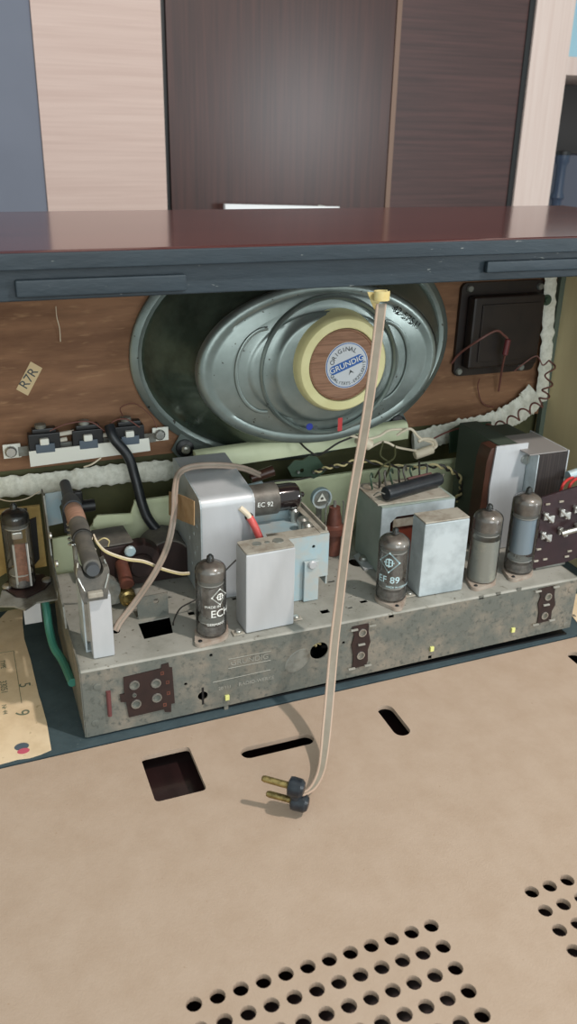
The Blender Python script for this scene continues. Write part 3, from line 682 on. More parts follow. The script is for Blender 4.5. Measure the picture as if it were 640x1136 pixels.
def valve(name, label, c, R, z0, z1, inner, group='upright valves on the chassis', dome='getter', gd=.012, art=None):
    v = thing(name, label, 'valve', (c[0], c[1], z0), group)
    hgt = z1 - z0
    m_ = MB(); prof = [(R * .80, 0), (R * .98, .0018), (R, .004), (R, hgt - R * .75)]
    for k in range(1, 8): t = PI / 2 * k / 8; prof.append((R * math.cos(t), hgt - R * .75 + R * .62 * math.sin(t)))
    prof += [(.0028, hgt - R * .12), (.0026, hgt + .0005), (.0024, hgt + .0022), (.0008, hgt + .0036)]
    m_.lathe((c[0], c[1], z0), (0, 0, 1), prof, 32); m_.build('envelope', 'glass', v)
    m_ = MB(); k_ = .94; pr = [(R * k_ * .98, hgt - R * .75 - gd), (R * k_, hgt - R * .75 - gd * .4), (R * k_, hgt - R * .75)]
    for k in range(1, 8): t = PI / 2 * k / 8; pr.append((R * k_ * math.cos(t), hgt - R * .75 + R * .56 * math.sin(t)))
    m_.lathe((c[0], c[1], z0), (0, 0, 1), pr, 32, cap0=True, cap1=True); m_.build('getter_dome', dome, v)
    m_ = MB(); m_.lathe((c[0], c[1], z0 + hgt - .001), (0, 0, 1), [(.0027, 0), (.0025, .0025), (.0012, .0046), (0, .0048)], 12); m_.build('tip', 'getterd', v)
    m_ = MB(); m_.lathe((c[0], c[1], z0 + .0012), (0, 0, 1), [(R * .9, 0), (R * .92, .003), (R * .7, .006), (R * .3, .007)], 24); m_.build('glass_base', 'anode', v)
    zi0, zi1 = z0 + .010, z0 + hgt - R * .75 - gd - .001
    if inner == 'anode':
        m_ = MB(); m_.box((c[0] - R * .55, c[1] - R * .5, zi0 + .004), (c[0] + R * .55, c[1] + R * .5, zi1 - .006), rz=.4, bev=.002)
        for dx in (-.6, .6): m_.cyl((c[0] + dx * R, c[1], zi0 - .006), (c[0] + dx * R, c[1], zi1 + .001), .0005, seg=8)
        m_.build('anode', 'anode', v)
    elif inner == 'blue':
        m_ = MB(); m_.lathe((c[0], c[1], zi0 + .008), (0, 0, 1), [(R * .78, 0), (R * .78, zi1 - zi0 - .012)], 24); m_.build('anode', 'anodeb', v)
    elif inner == 'shield':
        m_ = MB(); m_.lathe((c[0], c[1], zi0 - .009), (0, 0, 1), [(R * .93, 0), (R * .93, (zi1 - zi0) * 1.06), (R * .89, (zi1 - zi0) * 1.06), (R * .89, 0)], 28, False, False); m_.build('anode', 'mesh', v)
    for zz in (zi0 + .001, zi1 - .003):
        m_ = MB(); m_.lathe((c[0], c[1], zz), (0, 0, 1), [(R * .86, 0), (R * .86, .0008), (0, .0008)], 14); m_.build('mica_disc', 'mica', v)
    for px_ in range(7):
        a = 2 * PI * px_ / 9
        m_ = MB(); m_.cyl((c[0] + R * .5 * math.cos(a), c[1] + R * .5 * math.sin(a), z0 + .0035), (c[0] + R * .35 * math.cos(a), c[1] + R * .35 * math.sin(a), zi0 + .004), .0004, seg=6); m_.build('pin_wire', 'steeld', v)
    if art:
        m_ = MB()
        for kind, body, size, a0, z in art:
            tb = lozenge(size) if kind == 'loz' else text_bm(body, size, 'LEFT' if kind == 'left' else 'CENTER', .00002)
            wrap(m_, tb, c, R, a0, z)
        m_.build('printing', art_mat, v)
    return v
zb = ZT + .0032
art_mat = 'print'
va = math.atan2(-VC['ech'][1], -VC['ech'][0])
valve('radio_valve', 'clear glass valve printed ECH at the front left, before the tall silver screening box', VC['ech'], .0112, zb, .1200, 'anode', gd=.006,
      art=[('loz', '', .0070, va + .62, zb + .034), ('left', 'ECH 81', .0085, va - .05, zb + .0205), ('left', 'MADE IN', .0030, va - .42, zb + .0265), ('left', 'GERMANY', .0030, va - .3, zb + .012)])
va = math.atan2(-VC['ef'][1], -VC['ef'][0]); art_mat = 'printb'
valve('radio_valve', 'clear glass valve printed EF 89 with a diamond emblem, in the middle of the chassis', VC['ef'], .0122, zb, .1170, 'anode', gd=.002,
      art=[('loz', '', .0092, va - .25, zb + .0355), ('left', 'EF 89', .0080, va - .95, zb + .0205), ('left', 'MADE IN GERMANY', .0024, va - .35, zb + .0145)])
valve('radio_valve', 'glass valve with a silver mesh shield inside, right of the tall pale can', VC['t3'], .0122, zb, .1240, 'shield', gd=.009)
valve('radio_valve', 'tall glass valve with a pale blue band inside, beside the dark red voltage selector', VC['t4'], .0122, zb, .1325, 'blue', gd=.009)

# ================================================================== CANS
def can(name, label, x0, x1, y0, y1, z0, z1, m1='alu', rz=0, bev=.0015):
    t = thing(name, label, 'coil can', ((x0 + x1) / 2, (y0 + y1) / 2, z0), 'rectangular metal coil cans')
    m_ = MB(); m_.box((x0, y0, z0), (x1, y1, z1 - .0012), rz, bev); m_.build('body', m1, t)
    return t
c1 = can('coil_can', 'rectangular aluminium can in front of the pale blue tuner, two round marks on its lid', .1718, .2105, .5165, .5385, ZT + .0004, .1235, rz=math.radians(2))
m_ = MB(); m_.plate([(lambda q: (.1911 + q[0], .5275 + q[1]))(rot2(u, v, math.radians(2))) for u, v in rect(-.0188, -.0105, .0188, .0105, .002)],
                    [circ(.197, .529, .0008, 8), circ(.180, .524, .0008, 8)], .0012, flatz(.1223)); lid = m_.build('lid', 'alud', c1)
for x, r in ((.2015, .0042), (.1850, .0036), (.1930, .0020)): m_ = MB(); m_.lathe((x, .5295, .1235), (0, 0, 1), [(r, 0), (r * .95, .0003), (0, .0003)], 20); m_.build('round_mark', 'steeld', lid)
for x, y in ((.1672, .519), (.2150, .524)):
    m_ = MB(); m_.box((x - .0045, y - .003, ZT + .0003), (x + .0045, y + .004, ZT + .0014), bev=.0004); f_ = m_.build('mounting_tab', 'alud', c1)
    m_ = MB(); screw(m_, (x, y, ZT + .0015), (0, 0, 1), .0025, .0018); m_.build('screw', 'steel', f_)
c2 = can('coil_can', 'taller pale rectangular can right of the EF 89 valve, dusty lid', .3203, .3605, .5218, .5425, ZT + .0004, .1232, 'aluB', rz=math.radians(-1))
m_ = MB(); m_.box((.3207, .5222, .1218), (.3601, .5421, .1234), math.radians(-1), .0008); m_.build('lid', 'alud', c2)
m_ = MB(); m_.box((.3105, .525, ZT + .0003), (.3195, .531, ZT + .0014), bev=.0004); f_ = m_.build('mounting_tab', 'alud', c2)
m_ = MB(); screw(m_, (.3150, .528, ZT + .0015), (0, 0, 1), .0025, .0018); m_.build('screw', 'steel', f_)

# narrow upright can at the left with plate beside it
c0 = thing('aluminium_bracket', 'narrow bright aluminium bracket standing at the left front of the chassis', 'bracket', (.068, .525, ZT), None)
m_ = MB(); m_.box((.0612, .5195, ZT + .0004), (.0764, .5300, .1070), bev=.0012); m_.build('front_plate', 'alu', c0)
m_ = MB(); m_.plate([(.5305, ZT + .0004), (.556, ZT + .0004), (.556, .100), (.552, .107), (.5305, .107)], [], .0012, lambda u, v, w: V((.0590 - w, u, v))); m_.build('side_plate', 'aluB', c0)
m_ = MB(); m_.box((.0578, .5301, ZT + .0004), (.0730, .5400, ZT + .0016)); m_.build('foot', 'aluB', c0)

# ================================================================== FERRITE ANTENNA
fa = thing('ferrite_antenna', 'grey ferrite rod antenna with windings, lying front to back above the bracket', 'antenna rod', (.067, .6, .107))
zR = .131
A = U(103, 632, Z=zR); B = U(73, 540, Z=zR); ax = (B - A).normalized(); Lr = (B - A).length
def onrod(t): return A + ax * (Lr * t)
m_ = MB(); m_.cyl(onrod(-.01), onrod(1.04), .0043, seg=24); m_.build('rod', 'greyd', fa)
m_ = MB(); m_.lathe(onrod(.02), ax, [(0.00416, 0), (0.00576, .0005), (0.00608, .004), (0.00592, .045), (0.00544, .048), (0.00416, .048)], 24); m_.build('sleeve', 'grey', fa)
m_ = MB(); m_.lathe(onrod(.335), ax, [(0.00416, 0), (0.00688, .0005), (0.00720, .004), (0.00688, .024), (0.00440, .025)], 24); m_.build('winding', 'grey', fa)
m_ = MB(); m_.lathe(onrod(.50), ax, [(0.00416, 0), (0.00672, .0005), (0.00704, .012), (0.00672, .026), (0.00440, .0265)], 24); m_.build('winding', 'copper', fa)['label'] = 'pinkish copper winding'
m_ = MB(); m_.lathe(onrod(.685), ax, [(0.00416, 0), (0.00736, .0004), (0.00768, .008), (0.00600, .020), (0.00416, .022)], 24); m_.build('winding', 'greyd', fa)
m_ = MB(); c = onrod(.33); m_.lathe(c - ax * .001, ax, [(0.00728, 0), (0.00752, .0006), (0.00752, .0016), (0.00728, .002)], 24, False, False); m_.build('clip_ring', 'black', fa)
# saddle on the bracket
c = onrod(0.03)
m_ = MB(); pts = []
for k in range(13): t = PI * (1.0 + k / 12.0) ; pts.append((c.x + .0070 * math.cos(t), c.z + .0070 * math.sin(t)))
m_.plate([(c.x - .0098, c.z + .001)] + pts + [(c.x + .0098, c.z + .001), (c.x + .0108, c.z - .006), (c.x + .0082, .1072), (c.x - .0082, .1072), (c.x - .0108, c.z - .006)], [], .016, front(c.y - .004)); sd = m_.build('saddle', 'grey', fa)
m_ = MB(); m_.box((c.x - .005, c.y - .0085, .1115), (c.x + .005, c.y - .0041, .1155), bev=.0008); m_.build('clip', 'alud', sd)
m_ = MB()
for s_ in (-1, 1): m_.tube(cat([c + V((s_ * .0088, .002, .003)), c + V((s_ * .0102, -.003, -.004)), c + V((s_ * .0068, -.0062, -.014))]), .0006, 6)
m_.build('retaining_wire', 'steel', sd)
m_ = MB(); c = onrod(.86); m_.box((c.x - .006, c.y, .10), (c.x + .0, c.y + .004, c.z - .004)); m_.box((c.x + .003, c.y + .002, c.z - .014), (c.x + .011, c.y + .008, c.z + .002), bev=.002); m_.cyl((c.x + .010, c.y + .005, c.z - .012), (c.x + .020, c.y + .005, c.z - .012), .0050); m_.build('rear_holder', 'black', fa)

# spring next to the rod
sg = thing('tension_spring', 'small steel spring beside the ferrite rod', 'spring', U(84, 590, Y=.6))
c = U(83, 592, Y=.6); pts = [c + V((.0042 * math.cos(t * .7) - .001, .0042 * math.sin(t * .7), -.010 + t * .00045)) for t in range(46)]
MB().tube(pts, .0008, 6).build('coil', 'steel', sg); MB().cyl(c + V((-.001, 0, -.034)), c + V((-.001, 0, .010)), .0018, seg=10).build('post', 'steeld', sg)

# left chassis upright bracket (grey-green)
lb = thing('side_bracket', 'grey green steel bracket rising at the rear left corner of the chassis', 'bracket', U(60, 560, Y=.63))
m_ = MB(); pl = uxz([(50, 548), (68, 545), (70, 556), (66, 562), (70, 580), (52, 584)], .655); m_.plate(pl, [], .0012, front(.655)); m_.build('upper_plate', 'paleblue', lb)
m_ = MB(); m_.plate([(.560, ZT + .0045), (.654, ZT + .0045), (.654, .135), (.640, .135), (.625, .09), (.565, ZT + .02)], [circ(.600, ZT + .012, .003, 12)], -.0012, lambda u, v, w: V((X0 - .0016 + w, u, v))); m_.build('side_plate', 'steeld', lb)
for px_, py_ in ((57, 594), (64, 625)): 
    c = U(px_, py_, X=X0 - .003); m_ = MB(); screw(m_, c, (-1, 0, 0), .0026, .002); m_.build('screw', 'steel', lb)

# ================================================================== INDICATOR VALVE AT LEFT
vz = .062
cc = U(25, 652, Z=vz)
br = thing('valve_bracket', 'grey metal bracket with brown valve socket at the left edge', 'bracket', (cc.x, cc.y, vz - .004))
m_ = MB(); m_.plate(uxy([(-2, 672), (2, 655), (14, 640), (40, 636), (58, 640), (65, 655), (64, 664), (40, 668), (28, 676), (15, 672)], vz), [], -.0015, flatz(vz)); m_.build('plate', 'steeld', br)
m_ = MB(); m_.plate(uxy([(3, 653), (10, 645), (48, 639), (57, 646), (50, 654), (30, 664), (18, 663)], vz), [], .0018, flatz(vz + .0001)); m_.build('socket', 'bake', br)
for px_, py_ in ((8, 651), (52, 644)):
    c = U(px_, py_, Z=vz + .002); m_ = MB(); screw(m_, c, (0, 0, 1), .0040, .002); m_.build('screw', 'steel', br)
m_ = MB(); q = U(34, 664, Z=vz); m_.box((q.x - .0065, q.y - .004, .042), (q.x + .0065, q.y - .003, vz - .0016)); m_.build('tongue', 'alu', br)
m_ = MB(); m_.box((.0475, cc.y - .006, .05), (.0488, cc.y + .02, vz - .0016)); m_.box((cc.x + .01, cc.y - .006, vz - .0030), (.0475, cc.y + .014, vz - .0016)); m_.build('arm', 'steeld', br)
cv = V((cc.x + .0005, cc.y + .002))
v = valve('indicator_valve', 'dark topped glass indicator valve with a brown strip inside, at the left edge', (cv.x, cv.y), .0108, vz + .0022, .1310, None, None, 'getterd', .004)
m_ = MB(); m_.box((cv.x - .0032, cv.y - .0078, vz + .004), (cv.x + .0052, cv.y - .0066, .103), bev=.0006); s_ = m_.build('display_plate', mat('brown_indicator', (164, 112, 86), .6, rgb2=(124, 80, 60), scale=200), v); s_['label'] = 'brown indicator strip with pale edges'
m_ = MB()
for dx in (-.0040, .0060): m_.box((cv.x + dx - .0008, cv.y - .0088, vz + .004), (cv.x + dx + .0008, cv.y - .0066, .103))
m_.build('frame', 'mica', s_)
m_ = MB(); m_.box((cv.x - .004, cv.y - .006, .106), (cv.x + .004, cv.y - .002, .112), bev=.001); m_.build('cathode_cap', 'steel', s_)
# backing window frame
wf = thing('dial_window', 'ochre window frame with black slots behind the indicator valve', 'frame', U(25, 600, Y=.672))
out_ = uxz([(-8, 567), (44, 561), (52, 628), (6, 636), (0, 640), (-8, 636)], .672)
m_ = MB(); m_.plate(out_, [], .003, front(.672)); m_.build('plate', mat('ochre_card', (176, 150, 92), .7, rgb2=(150, 124, 72), scale=50), wf)
m_ = MB()
for pl in ([(18, 565), (30, 564), (31, 582), (19, 583)], [(2, 582), (12, 576), (17, 625), (8, 632)], [(30, 578), (40, 574), (44, 620), (36, 630), (32, 600)]): m_.plate(uxz(pl, .6705), [], .0014, front(.6705))
m_.build('slot', 'black', wf)
tag(MB().tube(cat([U(-3, 553, Y=.68), U(10, 556, Y=.675), U(22, 555, Y=.672), U(32, 552, Y=.674), U(44, 545, Y=.68)]), .0005, 6).build('string', 'wirew'), 'white loose string under the felt at the left', 'string')
# teal cable
tag(MB().tube(cat([U(50, 668, Y=.62), U(52, 680, Z=.045), U(55, 700, Z=.032), U(60, 718, Z=.024), U(70, 734, Z=.020), U(82, 743, Z=.020)][:5] + [V((.0476, .545, .024))]), .0033, 10).build('cable', 'teal'), 'teal green cable curving to the left side of the chassis', 'cable')

# ================================================================== PAPER LABELS ON THE CABINET FLOOR
pl = thing('paper_label', 'torn cream paper label stuck to the cabinet floor at the left', 'label', (.01, .56, 0))
pts = uxy([(57, 832), (52, 802), (46, 780), (43, 771), (34, 732), (27, 709), (25, 690), (26, 660)], 0.0) + [(-.045, .62), (-.045, .5005)]
pts2 = [pts[-1]] + [(U(x, y, Z=0).x, .5008 + .0012 * (i % 2)) for i, (x, y) in enumerate(((0, 850), (20, 845), (33, 840), (45, 836)))]
m_ = MB(); m_.plate(pts[:-1] + pts2, [], .0004, flatz(-.0002)); m_.build('sheet', 'paper', pl)
def flm(px_, py_, rot, z=.0004): return Matrix.Translation(U(px_, py_, Z=z)) @ Matrix.Rotation(rot, 4, 'Z')
m_ = MB(); text(m_, '9', .0145, flm(24, 791, -PI / 2)); text(m_, '5', .0120, flm(27, 760, -PI / 2)); text(m_, 'Nr 44', .0050, flm(5, 787, -PI / 2)); text(m_, '33051', .0070, flm(4, 762, -PI / 2)); text(m_, 'TYPE', .0055, flm(3, 737, -PI / 2))
for a, b in (((-10, 726), (15, 722)), ((15, 722), (24, 780))):
    a, b = U(*a, Z=.0003), U(*b, Z=.0003); m_.tube([a, b], .0002, 4)
m_.build('printing', mat('green_grey_ink', (108, 116, 98), .8), pl)
m_ = MB(); q = U(26, 833, Z=.0004); m_.plate(circ(q.x, q.y, .0042, 16, .003), [], .0001, flatz(.0003)); m_.build('stamp', 'pink', pl)
m_ = MB(); q = U(24, 828, Z=.0004); m_.plate(circ(q.x, q.y, .0050, 16, .004), [], .00008, flatz(.00022)); m_.build('stamp', 'bluegrey', pl)
pr_ = thing('paper_slip', 'pale paper slip on the cabinet floor past the right end of the chassis', 'paper', U(645, 690, Z=0))
m_ = MB(); m_.plate(uxy([(629, 676), (632, 660), (670, 655), (700, 700), (645, 697)], 0.0), [], .0004, flatz(-.0002)); m_.build('sheet', 'paper', pr_)
m_ = MB(); text(m_, '7 8', .006, flm(634, 683, -.3)); m_.build('printing', 'ink', pr_)

# ================================================================== SILVER SCREENING BOX
bb = thing('screening_box', 'tall silver metal screening box with sloping top, left of the blue tuner', 'screening box', (.178, .61, ZT))
bx0, bx1, by0, by1 = .1548, .1982, .572, .655
zf, zk = .1440, .1505
m_ = MB()
side = [(by0, ZT + .0005), (by0, zf - .007), (by0 + .0012, zf - .0035), (by0 + .0035, zf - .0010), (by0 + .0075, zf + .0004), (by1 - .006, zk), (by1, zk - .002), (by1, ZT + .0005)]
m_.rings([[V((x, y, z)) for y, z in side] for x in (bx0 + .0012, bx1 - .0012)]); m_.build('shell', 'alu', bb, True, 30)
hs = [circ(u, v_, r, 10) for u, v_, r in ((.583, .118, .0016), (.590, .128, .0016), (.592, .108, .0016), (.583, .100, .0014), (.590, .092, .0016), (.606, .120, .0016), (.606, .098, .0016), (.583, .086, .0014), (.600, .078, .0014))]
m_ = MB(); m_.plate(side, hs, .0011, lambda u, v, w: V((bx0 + w, u, v))); m_.build('side_plate', 'aluB', bb, False)['label'] = 'punched side with small round holes'
m_ = MB()
for h in hs: cx_ = sum(p[0] for p in h) / 10; cz_ = sum(p[1] for p in h) / 10; m_.cyl((bx0 + .0009, cx_, cz_), (bx0 + .00115, cx_, cz_), .0018, seg=10)
m_.build('hole_rim', 'white', bb)
m_ = MB(); m_.plate(side, [], .0011, lambda u, v, w: V((bx1 - w, u, v))); m_.build('side_plate', 'alu', bb, False)
# brown tape
m_ = MB(); q = [(lambda p: (p.y, p.z))(U(a_, b_, X=bx0 - .0120)) for a_, b_ in ((188, 545), (204, 550), (216, 556), (216, 583), (203, 578), (188, 571))]
m_.plate(q, [], .0006, lambda u, v, w: V((bx0 - .0120 - w, u, v)))
tag(m_.build('masking_tape', 'tape'), 'piece of brown tape holding the flat cable to the silver box', 'tape')
# cable over box
cbp = cat([U(128, 700, Z=ZT), U(133, 690, Z=.062), U(150, 668, Y=.560), U(172, 635, Y=.562), U(186, 605, Y=.566), U(193, 570, Y=.574), U(194, 545, Y=.585), U(198, 526, Y=.605), U(212, 518, Y=.612), U(240, 516, Y=.615), U(268, 519, Y=.622), U(291, 528, Y=.628)], 8)
fc = thing('flat_cable', 'pinkish twin flat cable looping from the chassis hole over the silver box', 'cable', cbp[0])
sdv = V((.55, -.75, .1))
m_ = MB(); m_.tube(cbp, .0010, 8, side=V((0, 0, 1))); 
offs = []
for k, s_ in enumerate((-1, 1)):
    P3 = []
    for i, p in enumerate(cbp):
        d = (cbp[min(i + 1, len(cbp) - 1)] - cbp[max(0, i - 1)]).normalized()
        view = (V((0, 0, H)) - p).normalized(); n_ = d.cross(V((.25, -.9, .35)).normalized()).normalized(); P3.append(p + n_ * s_ * .0013)
    MB().tube(P3, .0013, 8).build('conductor', 'cable', fc)
m_.build('web', 'cordweb', fc)

# horizontal valve
hv = thing('horizontal_valve', 'dark glass valve in a grey tube lying sideways beside the silver box', 'valve', (.22, .6, .12))
yv = .600
pa = U(284, 555, Y=yv); pb = U(338, 552, Y=yv); ax2 = (pb - pa).normalized(); Lh = (pb - pa).length
m_ = MB(); m_.lathe(V((bx1 + .0003, pa.y, pa.z)), (1, 0, 0), [(.0128, 0), (.0128, .0265), (.0120, .0272), (.0116, .026)], 28); m_.build('screening_tube', mat('dark_dull_tube', (104, 100, 94), .5, .35, rgb2=(80, 74, 68), scale=80), hv)
x0_ = bx1 + .0270
m_ = MB(); m_.lathe(V((x0_, pa.y, pa.z)), (1, 0, 0), [(.0114, -.002), (.0114, .013), (.0105, .0175), (.0075, .0202), (.003, .0214), (.002, .0245), (.0003, .0255)], 28); m_.build('glass_top', mat('smoky_glass', (44, 34, 34), .12, .3, coat=1), hv)
m_ = MB(); text(m_, 'EC 92', .0055, face_m(V((bx1 + .014, pa.y - .0129, pa.z + .001)), -.05)); m_.build('printing', 'print', hv)
# brown stub
m_ = MB(); a = U(278, 531, Y=.63); b = U(303, 522, Y=.63); m_.cyl(a, b, .0042, .0046, 14); tag(m_.build('paper_capacitor', 'coil'), 'small brown tubular capacitor on top behind the silver box', 'capacitor')
m_ = MB(); a = U(275, 540, Y=.622); b = U(291, 536, Y=.622); m_.cyl(a, b, .0022, .0022, 10); tag(m_.build('resistor', 'paleblue'), 'tiny pale blue resistor between the brown capacitor and the sideways valve', 'resistor')
# red sleeve
rs = thing('sleeved_wire', 'red sleeved wire bent down from the silver box to the tuner', 'wire', U(280, 575, Y=.568))
MB().tube(cat([U(277, 574, Y=.570), U(282, 583, Y=.566), U(287, 594, Y=.564), U(291, 603, Y=.563)]), .0030, 12).build('sleeve', 'wirer', rs)
MB().tube(cat([V((bx1 - .012, by0 + .0005, .134)), U(275, 571, Y=.570), U(277, 574.5, Y=.569)]), .0022, 10).build('wire_end', 'wirew', rs)
MB().lathe((U(276, 573, Y=by0).x, by0 - .0001, U(276, 573, Y=by0).z), (0, -1, 0), [(.0034, 0), (.0034, .0006), (0, .0006)], 16).build('rubber_grommet', 'bake', bb)
# ================================================================== PALE BLUE TUNER
tn = thing('tuner_unit', 'pale blue metal tuner unit with screws in its open top, behind the front can', 'tuner', (.23, .575, ZT))
tx0, tx1, ty0, ty1, tz = .2035, .2515, .5490, .6040, .1130
m_ = MB(); m_.plate([(.2225, ZT + .0005), (.2425, ZT + .0005), (.2425, .0760), (tx1, .0760), (tx1, tz), (tx0, tz), (tx0, ZT + .012), (.2225, ZT + .012)], [circ(.2385, .1035, .0014, 10), circ(.2385, .0705, .0012, 10)], .0012, front(ty0)); m_.build('front_plate', 'paleblue', tn, False)
m_ = MB(); m_.box((.2300, ty0 - .0035, ZT + .0005), (.2425, ty0 - .0003, .0925), bev=.0006); ft = m_.build('foot_bracket', 'paleblue', tn)
m_ = MB(); screw(m_, (.2362, ty0 - .0036, .0900), (0, -1, 0), .0036, .0022); m_.build('screw', 'alu', ft)
m_ = MB(); m_.plate([(ty0 + .0013, .068), (ty1, .068), (ty1, tz), (ty0 + .0013, tz)], [], -.0012, lambda u, v, w: V((tx1 + w, u, v))); m_.build('side_plate', 'paleblue', tn, False)
m_ = MB(); m_.box((tx1 - .0075, ty0 + .0012, tz), (tx1, ty1, tz + .0012), bev=.0004); m_.box((tx0, ty0 - .0003, tz), (tx1 - .0078, ty0 + .0120, tz + .0012), bev=.0004); m_.box((tx1 - .0022, ty0 + .003, tz + .0013), (tx1 - .0008, ty1, tz + .004)); m_.build('top_rim', 'alud', tn)
m_ = MB(); m_.box((tx0, ty0 + .0125, ZT + .0005), (tx1 - .008, ty1, tz - .008), bev=.001); m_.box((tx0, ty1 - .0014, ZT + .0005), (tx1 - .0014, ty1, tz)); m_.build('inner_tray', 'paleblue', tn)
for x, y, r in ((.2395, .5650, .0042), (.2400, .5760, .0048), (.2400, .5945, .0038)):
    m_ = MB(); m_.lathe((x, y, tz - .0079), (0, 0, 1), [(r * .8, 0), (r * .8, .007), (r, .007), (r, .010), (r * .6, .0115), (0, .0115)], 16); m_.build('adjusting_screw', 'steel', tn)
m_ = MB(); m_.box((.2120, ty0 - .0018, ZT + .016), (.2222, ty0 - .0003, ZT + .030), bev=.0005); m_.build('lug', 'paleblue', tn)
# trimmer disc & brown coil former
tm = thing('trimmer', 'small round trimmer with clear rim behind the tuner', 'trimmer', U(356, 552, Y=.625))
c = U(356, 552, Y=.625); m_ = MB()
m_.rings([[c + V((r * math.cos(2 * PI * k / 28), y, r * math.sin(2 * PI * k / 28))) for k in range(28)] for r, y in ((.0092, .002), (.0092, -.003), (.0078, -.003), (.0074, .002))], False, False); m_.build('rim', 'paleblue', tm)
MB().cyl(c + V((0, .003, 0)), c + V((0, -.001, 0)), .0073, seg=20).build('disc', 'steeld', tm)
m_ = MB(); m_.plate([(c.x + .005 * math.cos(t), c.z + .005 * math.sin(t)) for t in (PI / 2, PI * 7 / 6, PI * 11 / 6)], [circ(c.x, c.z, .0016, 8)], .001, front(c.y - .0025)); m_.build('rotor', 'white', tm)
m_ = MB(); m_.box((c.x - .0025, c.y + .0031, ZT + .0005), (c.x + .0025, c.y + .0045, c.z - .004)); m_.build('stalk', 'steeld', tm)
cf = thing('coil_former', 'red brown coil former beside the mains cord, right of the tuner', 'coil', U(374, 614, Z=ZT))
c = U(369, 614, Z=ZT + .0005)
m_ = MB(); m_.lathe(c, (0, 0, 1), [(.0065, 0), (.0065, .020), (.0105, .021), (.0108, .027), (.0075, .028), (.0066, .029), (.0062, .036), (.0050, .040), (.0048, .045), (0, .045)], 22); m_.build('body', 'rust', cf)
m_ = MB(); m_.lathe(c + V((0, 0, .0465)), (0, 0, 1), [(.0015, -.0014), (.0015, .004), (0, .004)], 8)
for dx in (-.008, .008): m_.tube(cat([c + V((dx, 0, .028)), c + V((dx * 1.05, 0, .044)), c + V((dx * .9, -.001, .050))]), .0007, 6)
m_.build('terminal', 'steeld', cf)

# ================================================================== LEFT: TUNING MECHANISM
tmx = thing('tuning_coils', 'pair of dark brown bakelite coil housings behind the flat cable', 'coil housing', (.115, .6, ZT))
a = U(118, 597, Y=.618); 
m_ = MB(); m_.box((.083, .612, ZT + .0012), (.110, .645, .0965), rz=.06, bev=.002); m_.build('housing', 'bake', tmx)
m_ = MB(); m_.box((.083, .612, .0967), (.110, .645, .0985), rz=.06, bev=.0008); m_.build('cover', 'grey', tmx)
# curved hood
m_ = MB(); prof = [(math.cos(t) * .024, math.sin(t) * .034) for t in [PI * k / 12 for k in range(13)]]
m_.rings([[V((.139 + u, y, ZT + .0012 + v_)) for u, v_ in prof] for y in (.616, .646)]); m_.build('hood', 'bake', tmx)
m_ = MB(); prof = [(math.cos(t) * .025, math.sin(t) * .0355) for t in [PI * .2 + PI * .6 * k / 9 for k in range(10)]]; prof2 = [(u * .965, v_ * .965) for u, v_ in reversed(prof)]
m_.rings([[V((.139 + u, y, ZT + .0012 + v_)) for u, v_ in prof + prof2] for y in (.6155, .6465)]); m_.build('hood_top', 'grey', tmx)
m_ = MB(); m_.lathe((.1145, .610, .080), (0, -1, 0), [(.0185, -.008), (.0185, 0), (.0165, .003), (.010, .003), (.010, .006), (.0085, .008), (0, .008)], 36); m_.build('drum', 'bake', tmx)
c = U(138, 641, Y=.590); 
m_ = MB(); m_.cyl((c.x, .600, c.z + .008), (c.x, .580, c.z - .001), .0050, .0055, 16); m_.build('shaft', 'rust', tmx)
m_ = MB(); c = U(143, 666, Y=.578); m_.lathe((c.x, .588, c.z), (0, -1, 0), [(.0065, 0), (.0065, .008), (.0045, .009), (.004, .007), (0, .007)], 20); m_.build('brass_nut', 'brass', tmx)
m_ = MB(); m_.plate(uxz([(119, 640), (134, 648), (133, 669), (120, 672)], .585), [], .008, front(.585)); m_.build('bearing_block', 'steeld', tmx)
m_ = MB(); screw(m_, U(144, 611, Y=.606), (0, -1, 0), .0045, .003); m_.build('screw', 'paleblue', tmx)
ab = thing('angle_bracket', 'grey steel angle bracket with one hole behind the rectangular chassis opening', 'bracket', U(170, 686, Z=ZT))
q = uxz([(151, 664), (186, 657), (187, 682), (154, 690)], .5625); hq = U(173, 667, Y=.5625)
m_ = MB(); m_.plate(q, [circ(hq.x, hq.z, .0022, 12)], .0012, front(.5625)); m_.build('upright', 'zincF', ab, False)
q = [p[0] for p in q]; m_ = MB(); m_.box((min(q), .5638, ZT + .0003), (max(q), .576, ZT + .0015)); m_.build('foot', 'zincF', ab)
ow = thing('twin_wire', 'thin yellow and white wires running across to the silver box', 'wire', U(110, 608, Y=.57))
for dz, mm in ((0, 'wirey'), (.0014, 'wirew')):
    P3 = cat([U(104, 595, Y=.575), U(108, 603, Y=.57), U(118, 613, Y=.572), U(140, 621, Y=.572), U(160, 624, Y=.571), U(180, 632, Y=.570), U(199, 637, Y=.572), U(210, 637, Y=.574)])
    MB().tube([p + V((0, 0, dz)) for p in P3], .0007, 7).build('strand', mm, ow)
MB().tube(cat([U(104, 595, Y=.575), U(101, 601, Y=.57), U(106, 610, Y=.57)]), .0006, 6).build('strand', 'wirew', ow)
MB().tube(cat([U(120, 606, Y=.57), U(121, 600, Y=.568), U(115, 597, Y=.568), U(108, 601, Y=.57)]), .0005, 6).build('strand', 'wirey', ow)
tag(MB().tube(cat([U(192, 697, Z=ZT - .004), U(193, 688, Z=.062), U(200, 675, Y=.557), U(212, 668, Y=.556), U(220, 663, Y=.556), U(240, 643, Y=.556), U(262, 621, Y=.560)]), .0006, 6).build('thin_wire', 'wired'), 'thin dark wire rising from the rectangular opening behind the ECH valve', 'wire')

